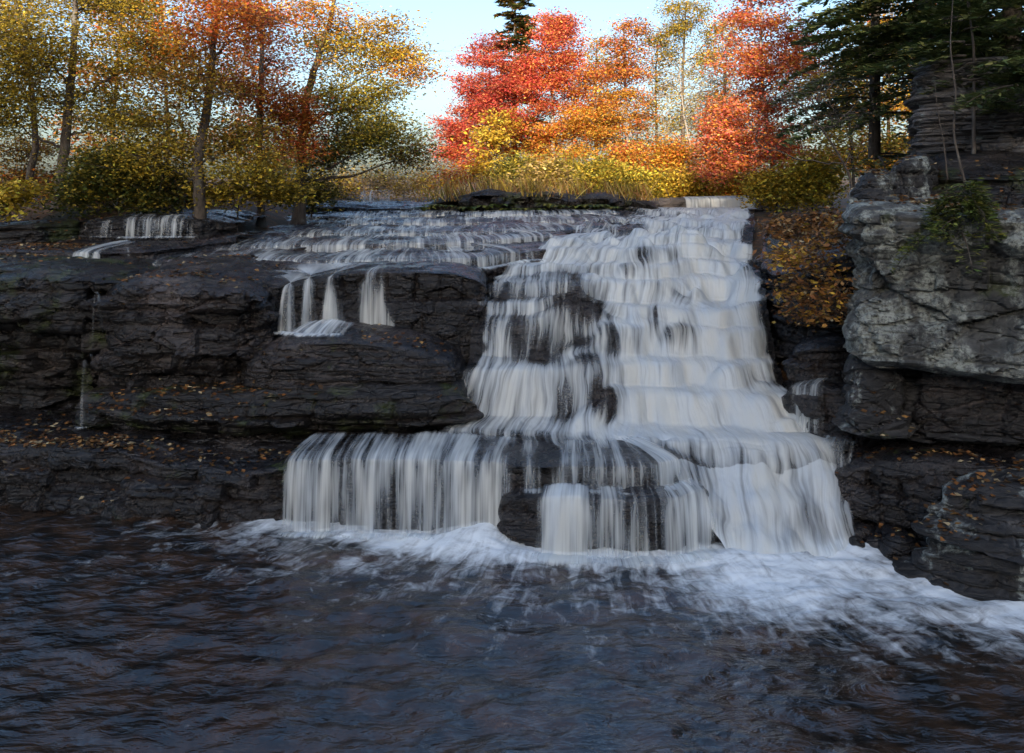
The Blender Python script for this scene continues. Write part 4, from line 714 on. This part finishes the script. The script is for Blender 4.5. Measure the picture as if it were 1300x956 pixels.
# ferns on the bank
def fern(label, x, y, d, size, seed, pal=('fern', 'green')):
    r = rng(seed); c = P(x, y, d); root = empty('fern', c); tag(root, label, 'fern', 'ferns along the dark bank at the brink')
    for k in range(11):
        th = r.uniform(0, 2 * np.pi); dv = np.array([np.cos(th), np.sin(th), 0]); t = np.linspace(.02, 1, 25)
        p = c + dv * (t * size)[:, None] + np.array([0, 0, 1]) * (size * (1.15 * t - .95 * t * t))[:, None]
        sd = np.array([-dv[1], dv[0], 0]); wd = (size * .24 * np.sin(np.pi * np.clip(t * .95, 0, 1)) + .01) * np.where(np.arange(25) % 2, 1, .25)
        V = np.stack([p - sd * wd[:, None], p, p + sd * wd[:, None]], 1)
        mesh_obj('frond', V, grid_faces(25, 3), M['leaf'], root, cols=np.repeat(pal_cols(pal, 1, r), 75, 0), smooth_shade=False)
    return root
rr = rng(5)
for i in range(16):
    x = 535 + i * 16 + rr.uniform(-5, 5); fern('green fern tuft growing at the foot of the dark bank at the brink', x, 268 + rr.uniform(-3, 2), 27.6, rr.uniform(.35, .6), 300 + i)

for i, (x, y, lab) in enumerate([(575, 246, 'tawny grass clump at the tapering end of the fern bank'), (628, 236, 'tall straw grass clump on the hump of the fern bank'), (678, 240, 'rusty grass clump beside the hump of the fern bank'), (735, 243, 'pale grass clump on the low middle of the fern bank'), (800, 245, 'yellow grass clump near the pale sunlit ledge')]):
    r = rng(900 + i); c = P(x, y + 4, 28.4); A_ = Acc()
    root = empty('grass_clump', c); tag(root, lab, 'grass')
    for k in range(150):
        b0 = c + np.array([r.normal(0, .45), r.normal(0, .2), -.15]); h_ = r.uniform(.35, .85); ln_ = r.normal(0, .22, 2)
        e_ = b0 + np.array([ln_[0], ln_[1], h_]); A_.add(np.array([b0 - [.012, 0, 0], b0 + [.012, 0, 0], (b0 + e_) / 2 + [.01, 0, .05], e_]), np.array([[0, 1, 2, 3]]))
    V_, F_ = A_.get(); o = mesh_obj('grass_blades', V_, F_, M['leaf'], root, cols=np.repeat(pal_cols(('tan', 'brown', 'olive'), 150, r), 4, 0), smooth_shade=False); o['kind'] = 'stuff'

# fallen leaves: scattered over the ledges, uncountable
def litter(name, label, areas, seed, size=.085, pal=('litter',)):
    r = rng(seed); dg = bpy.context.evaluated_depsgraph_get(); dg.update(); pts = []
    for (x0, y0, d0, x1, y1, d1, n, spread) in areas:
        a, b = P(x0, y0, d0), P(x1, y1, d1)
        t = r.uniform(0, 1, n); q = a + (b - a) * t[:, None]; q[:, :2] += r.normal(0, spread, (n, 2)) * [.5, 1]
        for p in q:
            hit, loc, nor, _, ob, _ = sc.ray_cast(dg, Vector((p[0], p[1], p[2] + 1.0)), Vector((0, 0, -1)), distance=2.5)
            if hit and abs(nor.z) > .6 and ob.material_slots and ob.material_slots[0].material.name not in ('white_water', 'leaf', 'needle', 'dark_pool_water'): pts.append(np.array(loc) + [0, 0, .015])
    if not pts: return
    V, Fc = leaf_quads(np.array(pts), size, r, flat=2.0, aspect=.8)
    o = mesh_obj(name, V, Fc, M['leaf'], cols=np.repeat(pal_cols(pal, len(pts), r, .35), 4, 0), smooth_shade=False); return tag(o, label, kind='stuff')
litter('fallen_leaves', 'scattered brown and orange leaves on the low ledge by the pool', [(-20, 560, 13.7, 380, 572, 13.3, 520, .5), (120, 556, 14, 430, 560, 13.8, 260, .3), (-20, 565, 13.4, 180, 570, 13.2, 250, .2)], 401)
litter('fallen_leaves', 'scattered leaves on the upper slabs and leafy bank', [(-20, 300, 17.5, 130, 300, 18, 700, .9), (-20, 268, 20, 260, 268, 20.5, 700, .8), (180, 330, 16.8, 420, 325, 17.2, 260, .8), (310, 435, 13.9, 580, 450, 14, 160, .3), (140, 352, 14.5, 320, 352, 14.5, 160, .3)], 402)
litter('fallen_leaves', 'scattered russet leaves on the bank above the cliff', [(1100, 240, 13, 1320, 240, 12.2, 700, .6), (1080, 575, 12, 1300, 590, 11.3, 200, .3), (1180, 612, 10.8, 1320, 608, 10.6, 120, .2)], 403)

# woods on the ridge behind the photographer
r = rng(77); n = 42000
s_ = r.uniform(-140, 100, n); t_ = r.uniform(-6, 10, n); hh = ridge_h(s_) - 4.2 + r.uniform(0, 1, n) ** 1.3 * 4.6 + 1.2 * n1(s_ * .3, 6, 3)
pp = np.concatenate([uu * (RD + t_)[:, None] + vv * s_[:, None], hh[:, None]], 1)
V, Fc = leaf_quads(pp, 1.0, r, .2, .8); o = mesh_obj('woodland', V, Fc, M['leaf'], cols=np.repeat(pal_cols(('olive', 'brown', 'green'), n, r), 4, 0), smooth_shade=False); tag(o, 'autumn woodland on the hillside behind the pool', kind='stuff')
